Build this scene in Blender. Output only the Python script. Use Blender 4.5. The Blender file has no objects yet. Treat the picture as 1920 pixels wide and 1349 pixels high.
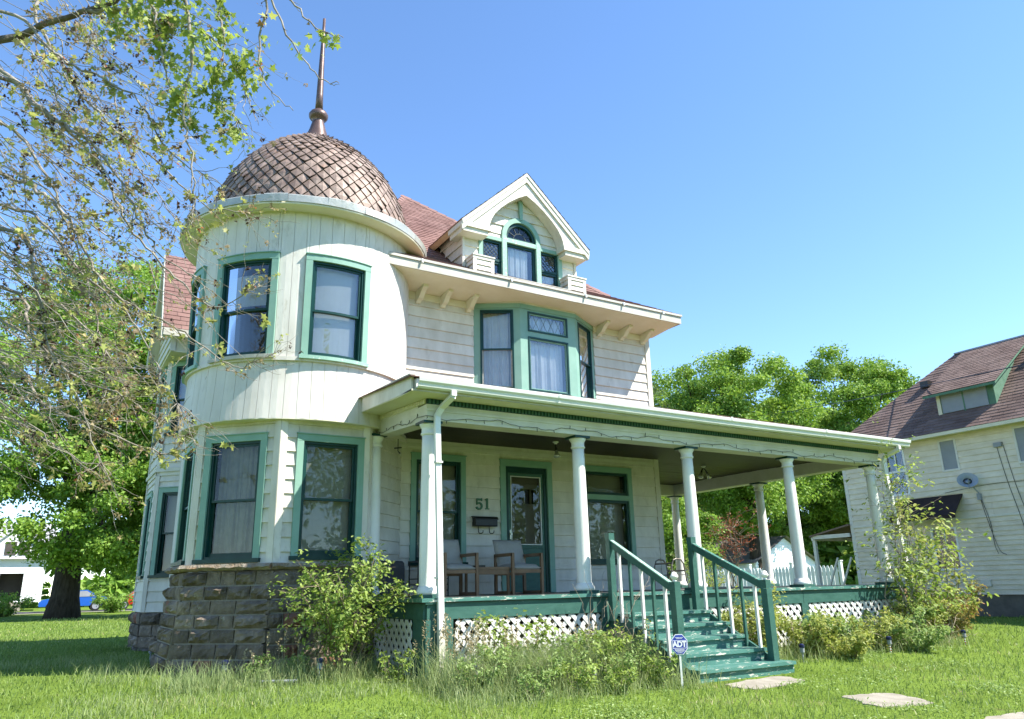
import bpy, math, random
import numpy as np
from mathutils import Vector, Matrix

SC = bpy.context.scene
COL = SC.collection
PI = math.pi
rad = math.radians

# ------------------------------------------------------------------ camera, sky, sun, exposure
cam_d = bpy.data.cameras.new("camera")
cam = bpy.data.objects.new("camera", cam_d)
COL.objects.link(cam)
YAW, PITCH, ROLL = 0.54958, 0.29227, -0.02237
CAMP = Vector((-1.853, -11.910, 0.090))
fw = Vector((math.sin(YAW) * math.cos(PITCH), math.cos(YAW) * math.cos(PITCH), math.sin(PITCH)))
rt = Vector((math.cos(YAW), -math.sin(YAW), 0.0))
up = rt.cross(fw)
r2 = math.cos(ROLL) * rt + math.sin(ROLL) * up
u2 = -math.sin(ROLL) * rt + math.cos(ROLL) * up
M = Matrix.Identity(4)
for i in range(3):
    M[i][0], M[i][1], M[i][2], M[i][3] = r2[i], u2[i], -fw[i], CAMP[i]
cam.matrix_world = M
cam_d.sensor_fit = 'HORIZONTAL'
cam_d.sensor_width = 36.0
cam_d.lens = 36.0 * 1411.465 / 1920.0
cam_d.clip_start = 0.05
cam_d.clip_end = 2000.0
SC.camera = cam

SUN_EL, SUN_AZ = rad(50.0), rad(-45.0)          # azimuth measured from +X towards +Y
sdir = Vector((math.cos(SUN_AZ) * math.cos(SUN_EL), math.sin(SUN_AZ) * math.cos(SUN_EL), math.sin(SUN_EL)))
world = bpy.data.worlds.new("World")
SC.world = world
world.use_nodes = True
wn = world.node_tree
wn.nodes.clear()
wo = wn.nodes.new("ShaderNodeOutputWorld")
wb = wn.nodes.new("ShaderNodeBackground")
ws = wn.nodes.new("ShaderNodeTexSky")
ws.sky_type = 'NISHITA'
ws.sun_disc = False
ws.sun_elevation = SUN_EL
ws.sun_rotation = math.atan2(sdir.x, sdir.y)
ws.altitude = 2000.0
ws.air_density = 1.0
ws.dust_density = 0.0
ws.ozone_density = 2.0
wb.inputs['Strength'].default_value = 0.15
wh = wn.nodes.new('ShaderNodeHueSaturation')
wh.inputs['Saturation'].default_value = 1.1
wn.links.new(ws.outputs[0], wh.inputs['Color'])
wn.links.new(wh.outputs[0], wb.inputs[0])
wn.links.new(wb.outputs[0], wo.inputs[0])

sun_d = bpy.data.lights.new("sun", 'SUN')
sun = bpy.data.objects.new("sun", sun_d)
COL.objects.link(sun)
sun_d.energy = 4.6
sun_d.angle = rad(0.53)
sun_d.color = (1.0, 0.95, 0.87)
sun.rotation_euler = sdir.to_track_quat('Z', 'Y').to_euler()
sun.location = (20, -20, 30)

SC.view_settings.view_transform = 'Standard'
SC.view_settings.look = 'None'
SC.view_settings.gamma = 1.0
SC.view_settings.exposure = 1.34
SC.view_settings.use_curve_mapping = False
SC.cycles.max_bounces = 8
SC.cycles.transparent_max_bounces = 16
SC.cycles.use_denoising = True

# ------------------------------------------------------------------ materials
def new_mat(name):
    m = bpy.data.materials.new(name)
    m.use_nodes = True
    nt = m.node_tree
    nt.nodes.clear()
    return m, nt, nt.nodes.new("ShaderNodeOutputMaterial")

def nd(nt, t, **kw):
    n = nt.nodes.new(t)
    for k, v in kw.items():
        if k in n.inputs.keys():
            n.inputs[k].default_value = v
        else:
            setattr(n, k, v)
    return n

def ramp(nt, stops):
    n = nt.nodes.new("ShaderNodeValToRGB")
    cr = n.color_ramp
    while len(cr.elements) < len(stops):
        cr.elements.new(0.5)
    for e, (p, c) in zip(cr.elements, stops):
        e.position = p
        e.color = (c[0], c[1], c[2], 1.0)
    return n

def surf(name, c1, c2, scale=3.0, rough=0.6, bump=0.15, bscale=40.0, spec=0.3, metal=0.0,
         stretch=(1, 1, 1), c3=None, s3=9.0, t3=0.62, w3=0.06, tint=0.0, bdist=0.01):
    """weathered surface: two colours mixed by world-space noise, an optional third as patches of wear"""
    m, nt, out = new_mat(name)
    b = nd(nt, "ShaderNodeBsdfPrincipled", Roughness=rough, Metallic=metal)
    b.inputs['Specular IOR Level'].default_value = spec
    geo = nt.nodes.new("ShaderNodeNewGeometry")
    mp = nt.nodes.new("ShaderNodeMapping")
    mp.inputs['Scale'].default_value = stretch
    nt.links.new(geo.outputs['Position'], mp.inputs['Vector'])
    n1 = nd(nt, "ShaderNodeTexNoise", Scale=scale, Detail=6.0, Roughness=0.6)
    nt.links.new(mp.outputs[0], n1.inputs['Vector'])
    r = ramp(nt, [(0.3, c1), (0.7, c2)])
    nt.links.new(n1.outputs['Fac'], r.inputs[0])
    col = r.outputs[0]
    if c3 is not None:
        n3 = nd(nt, "ShaderNodeTexNoise", Scale=s3, Detail=8.0, Roughness=0.7)
        nt.links.new(mp.outputs[0], n3.inputs['Vector'])
        r3 = ramp(nt, [(t3, (0, 0, 0)), (t3 + w3, (1, 1, 1))])
        nt.links.new(n3.outputs['Fac'], r3.inputs[0])
        mx = nt.nodes.new("ShaderNodeMix")
        mx.data_type = 'RGBA'
        nt.links.new(r3.outputs[0], mx.inputs[0])
        nt.links.new(col, mx.inputs[6])
        mx.inputs[7].default_value = (*c3, 1)
        col = mx.outputs[2]
    if tint:
        at = nd(nt, "ShaderNodeAttribute", attribute_name="tint")
        oi = nt.nodes.new("ShaderNodeObjectInfo")
        ad = nd(nt, "ShaderNodeMath", operation='ADD')
        nt.links.new(at.outputs['Fac'], ad.inputs[0])
        nt.links.new(oi.outputs['Random'], ad.inputs[1])
        fr = nd(nt, "ShaderNodeMath", operation='FRACT')
        nt.links.new(ad.outputs[0], fr.inputs[0])
        mr = nt.nodes.new("ShaderNodeMapRange")
        mr.inputs['To Min'].default_value = 1.0 - tint
        mr.inputs['To Max'].default_value = 1.0 + tint
        nt.links.new(fr.outputs[0], mr.inputs['Value'])
        hs = nt.nodes.new("ShaderNodeHueSaturation")
        nt.links.new(mr.outputs[0], hs.inputs['Value'])
        nt.links.new(col, hs.inputs['Color'])
        col = hs.outputs[0]
    nt.links.new(col, b.inputs['Base Color'])
    if bump:
        n2 = nd(nt, "ShaderNodeTexNoise", Scale=bscale, Detail=5.0)
        nt.links.new(mp.outputs[0], n2.inputs['Vector'])
        bp = nd(nt, "ShaderNodeBump", Strength=bump, Distance=bdist)
        nt.links.new(n2.outputs['Fac'], bp.inputs['Height'])
        nt.links.new(bp.outputs[0], b.inputs['Normal'])
    nt.links.new(b.outputs[0], out.inputs[0])
    return m

def leafmat(name, stops, trans=0.35, rough=0.5):
    m, nt, out = new_mat(name)
    at = nd(nt, "ShaderNodeAttribute", attribute_name="tint")
    r = ramp(nt, stops)
    nt.links.new(at.outputs['Fac'], r.inputs[0])
    b = nd(nt, "ShaderNodeBsdfPrincipled", Roughness=rough)
    b.inputs['Specular IOR Level'].default_value = 0.25
    t = nt.nodes.new("ShaderNodeBsdfTranslucent")
    hs = nd(nt, "ShaderNodeHueSaturation", Saturation=1.05, Value=1.25, Hue=0.49)
    nt.links.new(r.outputs[0], hs.inputs['Color'])
    nt.links.new(r.outputs[0], b.inputs['Base Color'])
    nt.links.new(hs.outputs[0], t.inputs[0])
    mx = nt.nodes.new("ShaderNodeMixShader")
    mx.inputs[0].default_value = trans
    nt.links.new(b.outputs[0], mx.inputs[1])
    nt.links.new(t.outputs[0], mx.inputs[2])
    nt.links.new(mx.outputs[0], out.inputs[0])
    return m

def glass(name, tintc=(0.92, 0.94, 0.94), ior=1.42, lo=0.03, hi=0.75):
    m, nt, out = new_mat(name)
    tr = nt.nodes.new("ShaderNodeBsdfTransparent")
    tr.inputs[0].default_value = (*tintc, 1)
    gl = nd(nt, "ShaderNodeBsdfGlossy", Roughness=0.015)
    gl.inputs[0].default_value = (0.95, 0.97, 1.0, 1)
    fr = nd(nt, "ShaderNodeFresnel", IOR=ior)
    geo = nt.nodes.new("ShaderNodeNewGeometry")
    n = nd(nt, "ShaderNodeTexNoise", Scale=2.2, Detail=1.0)
    nt.links.new(geo.outputs['Position'], n.inputs['Vector'])
    bp = nd(nt, "ShaderNodeBump", Strength=0.03, Distance=0.05)
    nt.links.new(n.outputs['Fac'], bp.inputs['Height'])
    nt.links.new(bp.outputs[0], gl.inputs['Normal'])
    mr = nt.nodes.new("ShaderNodeMapRange")
    mr.inputs['To Min'].default_value = lo
    mr.inputs['To Max'].default_value = hi
    nt.links.new(fr.outputs[0], mr.inputs['Value'])
    mx = nt.nodes.new("ShaderNodeMixShader")
    nt.links.new(mr.outputs[0], mx.inputs[0])
    nt.links.new(tr.outputs[0], mx.inputs[1])
    nt.links.new(gl.outputs[0], mx.inputs[2])
    nt.links.new(mx.outputs[0], out.inputs[0])
    return m

MT = {}
MT['white'] = surf("white_siding_paint", (.545, .51, .425), (.72, .685, .605), 2.6, .55, .08, 60, c3=(.42, .385, .30), s3=3.6, t3=.58, w3=.2, tint=.06, stretch=(1.3, 1.3, .55))
MT['towerwhite'] = surf("tower_metal_siding_paint", (.57, .54, .47), (.70, .67, .61), 2.2, .55, .40, 3.0, c3=(.40, .365, .285), s3=4.2, t3=.56, w3=.18, tint=.04, stretch=(1.4, 1.4, .45), bdist=.02)
MT['trim'] = surf("cream_trim_paint", (.53, .51, .41), (.66, .64, .55), 2.5, .5, .08, 50, c3=(.42, .37, .28), s3=5, t3=.69, w3=.06)
MT['soffit'] = surf("cream_soffit_paint", (.64, .60, .44), (.72, .69, .54), 2.0, .55, .06, 40, c3=(.44, .38, .25), s3=4, t3=.68, w3=.08)
MT['fascia'] = surf("weathered_fascia_paint", (.38, .37, .31), (.54, .52, .46), 4.0, .55, .2, 50, c3=(.28, .25, .19), s3=8, t3=.6, w3=.1, stretch=(1, 1, 4))
MT['gutter'] = surf("painted_metal_gutter", (.66, .67, .63), (.76, .77, .73), 3.0, .33, .06, 30, spec=.5, c3=(.40, .38, .30), s3=7, t3=.70, w3=.05)
MT['flash'] = surf("bare_metal_flashing", (.34, .345, .30), (.48, .48, .43), 2.5, .38, .5, 6, spec=.5, metal=.35, c3=(.33, .31, .24), s3=6, t3=.62, w3=.08, bdist=.03)
MT['mint'] = surf("mint_green_paint", (.185, .335, .262), (.235, .395, .315), 3.0, .45, .1, 60, c3=(.40, .54, .45), s3=24, t3=.72, w3=.03)
MT['mintworn'] = surf("peeling_mint_paint", (.23, .40, .31), (.29, .46, .37), 3.0, .5, .25, 60, c3=(.52, .57, .50), s3=18, t3=.58, w3=.03)
MT['dark'] = surf("dark_green_sash_paint", (.003, .032, .027), (.007, .052, .044), 4.0, .35, .1, 60)
MT['porchgreen'] = surf("worn_green_porch_paint", (.034, .10, .077), (.054, .138, .108), 5.0, .42, .2, 60, c3=(.36, .40, .34), s3=18, t3=.665, w3=.03, stretch=(1, 2, 2.4))
MT['stepgreen'] = surf("peeling_green_step_paint", (.055, .16, .128), (.085, .215, .175), 5.0, .45, .3, 60, c3=(.60, .58, .49), s3=13, t3=.575, w3=.025, stretch=(.5, 1.6, 2.5))
MT['column'] = surf("white_column_paint", (.74, .73, .66), (.82, .81, .76), 2.0, .4, .08, 60, c3=(.55, .52, .42), s3=6, t3=.72, w3=.06)
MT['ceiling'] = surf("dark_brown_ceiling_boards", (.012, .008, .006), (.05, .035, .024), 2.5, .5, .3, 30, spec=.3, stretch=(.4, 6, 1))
MT['deck'] = surf("grey_green_deck_paint", (.035, .04, .04), (.06, .07, .065), 3, .5, .2, 40)
MT['stone'] = surf("brown_sandstone", (.11, .088, .066), (.265, .215, .165), 5.0, .85, .9, 26, spec=.15, c3=(.36, .32, .25), s3=11, t3=.60, w3=.1, tint=.36, bdist=.03)
MT['stonered'] = surf("reddish_sandstone", (.20, .095, .062), (.31, .165, .115), 6.0, .85, .9, 26, spec=.15, tint=.15, bdist=.03)
MT['stonecap'] = surf("rough_sill_stone", (.20, .145, .09), (.34, .30, .24), 7.0, .85, 1.0, 30, spec=.15, c3=(.27, .14, .06), s3=5, t3=.56, w3=.1, bdist=.03)
MT['mortar'] = surf("grey_mortar", (.22, .20, .155), (.32, .29, .225), 8, .9, .5, 60)
MT['scale'] = surf("weathered_metal_scales", (.15, .10, .078), (.29, .22, .18), 6.0, .58, .3, 25, spec=.4, metal=.08, c3=(.30, .16, .10), s3=3.0, t3=.58, w3=.14, tint=.24)
MT['underlay'] = surf("dark_dome_underlay", (.012, .009, .007), (.03, .022, .018), 5, .8, 0)
MT['finial'] = surf("brown_painted_finial", (.085, .05, .04), (.15, .10, .085), 5, .4, .15, 30, spec=.5, metal=.35, c3=(.20, .13, .10), s3=6, t3=.58, w3=.1)
MT['roof'] = surf("faded_red_shingles", (.175, .100, .086), (.245, .152, .132), 1.3, .9, .6, 120, spec=.12, tint=.13, c3=(.30, .21, .18), s3=2.5, t3=.6, w3=.15)
MT['roof2'] = surf("brown_shingles", (.145, .098, .082), (.215, .155, .13), 1.3, .9, .6, 120, spec=.12, tint=.16)
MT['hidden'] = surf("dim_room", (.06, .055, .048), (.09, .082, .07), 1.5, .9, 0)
MT['curtain'] = surf("white_sheer_curtain", (.62, .62, .64), (.74, .74, .75), 5, .8, 0)
MT['greycurtain'] = surf("grey_lace_curtain", (.36, .35, .31), (.50, .48, .43), 9, .85, .1, 200)
MT['blind'] = surf("grey_window_shade", (.42, .41, .37), (.50, .49, .44), 1.2, .8, .1, 100)
MT['palebld'] = surf("pale_window_blind", (.50, .51, .52), (.58, .585, .59), 1.2, .7, .05, 100)
MT['glass'] = glass("window_glass")
MT['screen'] = glass("screened_glass", (.80, .81, .78), 1.33, .012, .5)
MT['lead'] = surf("lead_came", (.03, .05, .05), (.06, .08, .08), 8, .5, 0)
MT['lattice'] = surf("white_lattice_paint", (.62, .60, .54), (.75, .74, .69), 4, .55, .2, 60, c3=(.36, .33, .26), s3=14, t3=.64, w3=.06)
MT['black'] = surf("black_metal", (.008, .008, .008), (.018, .017, .016), 6, .4, .1, 60, spec=.5)
MT['rust'] = surf("dull_tube_metal", (.12, .11, .095), (.22, .20, .17), 8, .45, .2, 60, metal=.4)
MT['wood'] = surf("brown_oak", (.15, .09, .05), (.25, .16, .09), 3, .4, .15, 60, stretch=(1, 1, .3))
MT['uphol'] = surf("grey_upholstery", (.30, .285, .25), (.37, .355, .32), 6, .9, .3, 220)
MT['darkuphol'] = surf("charcoal_fabric", (.035, .036, .036), (.06, .06, .06), 6, .9, .3, 200)
MT['chrome'] = surf("silver_bulb_glass", (.55, .55, .52), (.7, .7, .66), 5, .18, 0, spec=.6, metal=.6)
MT['cord'] = surf("dark_green_cord", (.012, .018, .012), (.02, .03, .02), 8, .5, 0)
MT['blue'] = surf("blue_sign_print", (.02, .045, .30), (.03, .06, .36), 6, .35, 0)
MT['signwhite'] = surf("white_sign_print", (.74, .75, .80), (.80, .81, .84), 6, .4, 0)
MT['navy'] = surf("navy_plastic", (.008, .012, .045), (.015, .02, .07), 6, .3, 0)
MT['redp'] = surf("red_plastic", (.45, .03, .025), (.52, .045, .03), 6, .35, 0)
MT['bark'] = surf("grey_brown_bark", (.032, .024, .017), (.085, .068, .052), 9, .95, 1.0, 24, spec=.1, stretch=(1, 1, .25), bdist=.04)
MT['twig'] = surf("pale_grey_bark", (.16, .14, .11), (.36, .33, .28), 6, .85, .6, 60, spec=.15)
MT['limb'] = surf("grey_limb_bark", (.075, .06, .045), (.19, .165, .13), 7, .9, .8, 40, spec=.12)
MT['stem'] = surf("brown_shrub_stems", (.13, .10, .07), (.26, .21, .15), 8, .85, .4, 60)
MT['concrete'] = surf("weathered_concrete", (.22, .195, .15), (.36, .325, .26), 4, .9, .5, 60, c3=(.26, .24, .17), s3=7, t3=.62, w3=.12)
MT['asphalt'] = surf("street_asphalt", (.04, .04, .042), (.065, .065, .065), 6, .9, .4, 80)
MT['nbwhite'] = surf("aged_white_clapboard", (.60, .54, .42), (.75, .685, .565), 3.0, .6, .12, 50, c3=(.30, .27, .22), s3=9, t3=.71, w3=.04, tint=.05, stretch=(1, 1, 2))
MT['nbtrim'] = surf("aged_white_trim", (.60, .58, .52), (.70, .68, .62), 3, .55, .1, 50)
MT['board'] = surf("grey_window_board", (.24, .26, .29), (.30, .32, .345), 2, .7, .1, 40)
MT['pvc'] = surf("white_vinyl", (.72, .74, .74), (.80, .81, .81), 2, .4, 0)
MT['dish'] = surf("grey_dish_paint", (.27, .31, .35), (.32, .365, .40), 3, .45, 0)
MT['brown'] = surf("dark_brown_awning", (.018, .012, .013), (.035, .022, .022), 4, .7, .2, 40)
MT['greywall'] = surf("dark_foundation_block", (.09, .083, .074), (.15, .138, .12), 4, .9, .4, 40)
MT['carred'] = surf("red_car_paint", (.42, .012, .014), (.46, .016, .018), 3, .2, 0, spec=.6)
MT['carblue'] = surf("blue_paint", (.012, .09, .40), (.018, .11, .46), 3, .3, 0, spec=.5)
MT['tyre'] = surf("rubber_tyre", (.012, .012, .012), (.02, .02, .02), 8, .8, 0)
MT['rotwood'] = surf("bare_rotten_wood", (.20, .12, .06), (.42, .30, .17), 9, .85, .5, 60)
MT['greentrim'] = surf("green_shingle_trim", (.07, .16, .10), (.11, .21, .14), 5, .7, .2, 50)

G = lambda *a: a
MT['lf_maple'] = leafmat("maple_leaves", [(0, (.09, .185, .024)), (.5, (.175, .305, .045)), (1, (.30, .43, .09))])
MT['lf_maple2'] = leafmat("light_maple_leaves", [(0, (.10, .195, .022)), (.5, (.185, .315, .045)), (1, (.30, .43, .09))])
MT['lf_near'] = leafmat("opening_maple_leaves", [(0, (.05, .03, .022)), (.16, (.16, .11, .06)), (.45, (.33, .27, .14)), (.6, (.30, .32, .10)), (.85, (.40, .44, .13)), (.95, (.50, .48, .20)), (1, (.45, .17, .08))], .4)
MT['lf_green'] = leafmat("fresh_maple_leaves", [(0, (.14, .20, .035)), (.5, (.27, .36, .075)), (1, (.46, .52, .18))], .45)
MT['lf_shrub'] = leafmat("lime_shrub_leaves", [(0, (.12, .20, .03)), (.5, (.25, .35, .07)), (1, (.42, .50, .16))], .4)
MT['lf_bush'] = leafmat("yellow_green_leaves", [(0, (.16, .21, .04)), (.5, (.30, .36, .08)), (1, (.46, .46, .16))], .4)
MT['lf_red'] = leafmat("reddish_new_leaves", [(0, (.16, .17, .04)), (.6, (.30, .27, .075)), (1, (.36, .15, .07))], .35)
MT['lf_copper'] = leafmat("copper_red_leaves", [(0, (.14, .05, .025)), (1, (.33, .12, .06))], .3)
MT['lf_weed'] = leafmat("weed_leaves", [(0, (.13, .22, .055)), (.5, (.23, .34, .095)), (1, (.37, .46, .18))], .4)
MT['lf_needle'] = leafmat("conifer_needles", [(0, (.045, .07, .03)), (1, (.12, .145, .065))], .15)
MT['grass'] = leafmat("lawn_grass", [(0, (.125, .20, .038)), (.45, (.205, .295, .072)), (.8, (.285, .35, .11)), (.93, (.39, .38, .165)), (1, (.47, .42, .23))], .38)
MT['tallgrass'] = leafmat("tall_meadow_grass", [(0, (.20, .27, .10)), (.6, (.30, .37, .155)), (1, (.44, .45, .25))], .4)
MT['seed'] = leafmat("grass_seed_heads", [(0, (.30, .25, .14)), (1, (.44, .38, .24))], .25)
MT['drybr'] = surf("dry_stems", (.28, .22, .15), (.42, .36, .26), 8, .85, .2, 60)

# ------------------------------------------------------------------ object helpers
ORG = {}
def org(o):
    while o.parent is not None:
        o = o.parent
    return ORG.get(o.name, Vector((0, 0, 0)))

def tags(o, label=None, cat=None, group=None, kind=None):
    if label: o['label'] = label
    if cat: o['category'] = cat
    if group: o['group'] = group
    if kind: o['kind'] = kind
    return o

def root(name, label, cat, loc, group=None, kind=None):
    o = bpy.data.objects.new(name, None)
    o.empty_display_size = 0.2
    COL.objects.link(o)
    o.location = loc
    ORG[o.name] = Vector(loc)
    return tags(o, label, cat, group, kind)

def emp(name, parent):
    o = bpy.data.objects.new(name, None)
    o.empty_display_size = 0.05
    COL.objects.link(o)
    o.parent = parent
    return o

def link(name, me, parent=None, **tg):
    o = bpy.data.objects.new(name, me)
    COL.objects.link(o)
    if parent is not None:
        o.parent = parent
    return tags(o, **tg)

def place(name, me, parent, mw):
    """a piece that shares its mesh: world matrix mw under parent"""
    o = bpy.data.objects.new(name, me)
    COL.objects.link(o)
    o.parent = parent
    o.matrix_local = Matrix.Translation(-org(parent)) @ mw
    return o

def np_mesh(name, V, F, m, parent=None, tint=None, base=None, smooth=False, **tg):
    """V (n,3) world coordinates, F (k,s) indices; tint is one value for each vertex"""
    V = np.asarray(V, dtype=np.float32)
    F = np.asarray(F, dtype=np.int32)
    o0 = np.array(org(parent)) if parent is not None else np.array(base if base is not None else (0, 0, 0))
    me = bpy.data.meshes.new(name)
    me.vertices.add(len(V))
    me.vertices.foreach_set('co', (V - o0.astype(np.float32)).ravel())
    k, s = F.shape
    me.loops.add(k * s)
    me.loops.foreach_set('vertex_index', F.ravel())
    me.polygons.add(k)
    me.polygons.foreach_set('loop_start', np.arange(0, k * s, s, dtype=np.int32))
    me.polygons.foreach_set('loop_total', np.full(k, s, dtype=np.int32))
    if smooth:
        me.polygons.foreach_set('use_smooth', np.ones(k, dtype=bool))
    if tint is not None:
        a = me.attributes.new('tint', 'FLOAT', 'POINT')
        a.data.foreach_set('value', np.asarray(tint, dtype=np.float32))
    me.update(calc_edges=True)
    me.materials.append(m)
    o = link(name, me, parent, **tg)
    if parent is None:
        o.location = Vector(o0)
    return o

class PF:
    """flat wall frame: o = (x, y), outward normal at angle a; u runs to the right as seen from outside"""
    def __init__(s, o, n):
        l = math.hypot(*n)
        s.o, s.n = o, (n[0] / l, n[1] / l)
        s.r = (-s.n[1], s.n[0])
    def __call__(s, u, z, d):
        return (s.o[0] + s.r[0] * u + s.n[0] * d, s.o[1] + s.r[1] * u + s.n[1] * d, z)

class CF:
    """round wall frame about (cx, cy); u is arc length from angle th0, flare(z) adds to the radius"""
    def __init__(s, c, R, th0, flare=lambda z: 0.0):
        s.c, s.R, s.t, s.f = c, R, th0, flare
    def __call__(s, u, z, d):
        a = s.t + u / s.R
        q = s.R + d + s.f(z)
        return (s.c[0] + q * math.cos(a), s.c[1] + q * math.sin(a), z)

class MB:
    def __init__(s):
        s.V, s.F = [], []
    def add(s, V, F):
        k = len(s.V)
        s.V += [tuple(v) for v in V]
        s.F += [tuple(i + k for i in f) for f in F]
        return s
    def fbox(s, fr, u0, u1, z0, z1, d0, d1, n=1, zslope=0.0):
        V, F = [], []
        for i in range(n + 1):
            t = i / n
            u = u0 + (u1 - u0) * t
            e = zslope * t
            V += [fr(u, z0 + e, d0), fr(u, z0 + e, d1), fr(u, z1 + e, d1), fr(u, z1 + e, d0)]
        for i in range(n):
            a, b = 4 * i, 4 * i + 4
            for j in range(4):
                k = (j + 1) % 4
                F.append((a + j, a + k, b + k, b + j))
        F += [(3, 2, 1, 0), (4 * n, 4 * n + 1, 4 * n + 2, 4 * n + 3)]
        return s.add(V, F)
    def box(s, x0, x1, y0, y1, z0, z1):
        V = [(x, y, z) for z in (z0, z1) for x, y in ((x0, y0), (x1, y0), (x1, y1), (x0, y1))]
        return s.add(V, [(3, 2, 1, 0), (4, 5, 6, 7), (0, 1, 5, 4), (1, 2, 6, 5), (2, 3, 7, 6), (3, 0, 4, 7)])
    def bar(s, p, q, w, h, upv=(0, 0, 1)):
        p, q = Vector(p), Vector(q)
        d = (q - p).normalized()
        x = d.cross(Vector(upv))
        if x.length < 1e-4: x = Vector((1, 0, 0))
        x.normalize()
        y = x.cross(d)
        V = []
        for c in (p, q):
            for a, b in ((-1, -1), (1, -1), (1, 1), (-1, 1)):
                V.append(c + x * (a * w / 2) + y * (b * h / 2))
        return s.add(V, [(3, 2, 1, 0), (4, 5, 6, 7), (0, 1, 5, 4), (1, 2, 6, 5), (2, 3, 7, 6), (3, 0, 4, 7)])
    def tube(s, pts, rads, sides=6, cap=True):
        V, F = tube_np(pts, rads, sides)
        F = [tuple(f) for f in F]
        n = len(pts)
        if cap:
            F.append(tuple(range(sides))[::-1])
            F.append(tuple((n - 1) * sides + j for j in range(sides)))
        return s.add(V, F)
    def lathe(s, prof, c, sides=20, caps=True):
        V, F = [], []
        for r, z in prof:
            for j in range(sides):
                a = 2 * PI * j / sides
                V.append((c[0] + r * math.cos(a), c[1] + r * math.sin(a), c[2] + z))
        for i in range(len(prof) - 1):
            for j in range(sides):
                k = (j + 1) % sides
                F.append((i * sides + j, i * sides + k, (i + 1) * sides + k, (i + 1) * sides + j))
        if caps:
            F.append(tuple(range(sides))[::-1])
            F.append(tuple((len(prof) - 1) * sides + j for j in range(sides)))
        return s.add(V, F)
    def prism(s, poly, fn0, fn1):
        """poly 2-D points, mapped by fn0 / fn1 to the two end faces"""
        n = len(poly)
        V = [fn0(*p) for p in poly] + [fn1(*p) for p in poly]
        F = [tuple(range(n))[::-1], tuple(range(n, 2 * n))]
        F += [(i, (i + 1) % n, n + (i + 1) % n, n + i) for i in range(n)]
        return s.add(V, F)
    def build(s, name, m, parent=None, smooth=False, base=None, **tg):
        o0 = org(parent) if parent is not None else Vector(base if base is not None else (0, 0, 0))
        me = bpy.data.meshes.new(name)
        me.from_pydata([(v[0] - o0.x, v[1] - o0.y, v[2] - o0.z) for v in s.V], [], s.F)
        if smooth:
            me.polygons.foreach_set('use_smooth', [True] * len(me.polygons))
        me.update()
        me.materials.append(MT[m] if isinstance(m, str) else m)
        o = link(name, me, parent, **tg)
        if parent is None:
            o.location = o0
        return o

def tube_np(pts, rads, sides=6):
    P = [Vector(p) for p in pts]
    n = len(P)
    V = []
    ref = Vector((0.31, 0.17, 0.93))
    for i in range(n):
        d = (P[min(i + 1, n - 1)] - P[max(i - 1, 0)])
        d.normalize()
        x = d.cross(ref)
        if x.length < 0.05: x = d.cross(Vector((1, 0, 0)))
        x.normalize()
        y = d.cross(x)
        for j in range(sides):
            a = 2 * PI * j / sides
            V.append(P[i] + (x * math.cos(a) + y * math.sin(a)) * rads[i])
    F = []
    for i in range(n - 1):
        for j in range(sides):
            k = (j + 1) % sides
            F.append((i * sides + j, i * sides + k, (i + 1) * sides + k, (i + 1) * sides + j))
    return V, F

def copy_tree(o, parent=None):
    c = o.copy()
    COL.objects.link(c)
    c.parent = parent
    for ch in o.children:
        copy_tree(ch, c)
    return c

# ------------------------------------------------------------------ walls, boards, windows
UNITS = {}
def unit_clap(mat, proud=.030):
    """one clapboard, length 1 along x, depth along y, height 1 along z; its foot stands proud"""
    key = (mat, proud)
    if key not in UNITS:
        me = bpy.data.meshes.new("clapboard")
        V = [(x, y, z) for x in (0, 1) for y, z in ((0, 0), (proud, 0), (proud * .93, .055), (.004, 1), (0, 1))]
        F = [(0, 1, 2, 3, 4), (9, 8, 7, 6, 5)] + [(i, i + 5, (i + 1) % 5 + 5, (i + 1) % 5) for i in range(5)]
        me.from_pydata(V, [], F)
        me.materials.append(MT[mat])
        UNITS[key] = me
    return UNITS[key]

def zsub(z0, z1, cuts):
    out = [(z0, z1)]
    for a, b in cuts:
        nw = []
        for p, q in out:
            if b <= p or a >= q: nw.append((p, q))
            else:
                if a > p: nw.append((p, a))
                if b < q: nw.append((b, q))
        out = nw
    return [(p, q) for p, q in out if q - p > .012]

def sheath(fr, u0, u1, z0, z1, ops, d0=-.10, d1=0.0, n=1):
    mb = MB()
    us = sorted({u0, u1, *[o[0] for o in ops if u0 < o[0] < u1], *[o[1] for o in ops if u0 < o[1] < u1]})
    for a, b in zip(us, us[1:]):
        cuts = [(o[2], o[3]) for o in ops if o[0] < (a + b) / 2 < o[1]]
        for p, q in zsub(z0, z1, cuts):
            mb.fbox(fr, a, b, p, q, d0, d1, n)
    return mb

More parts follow.
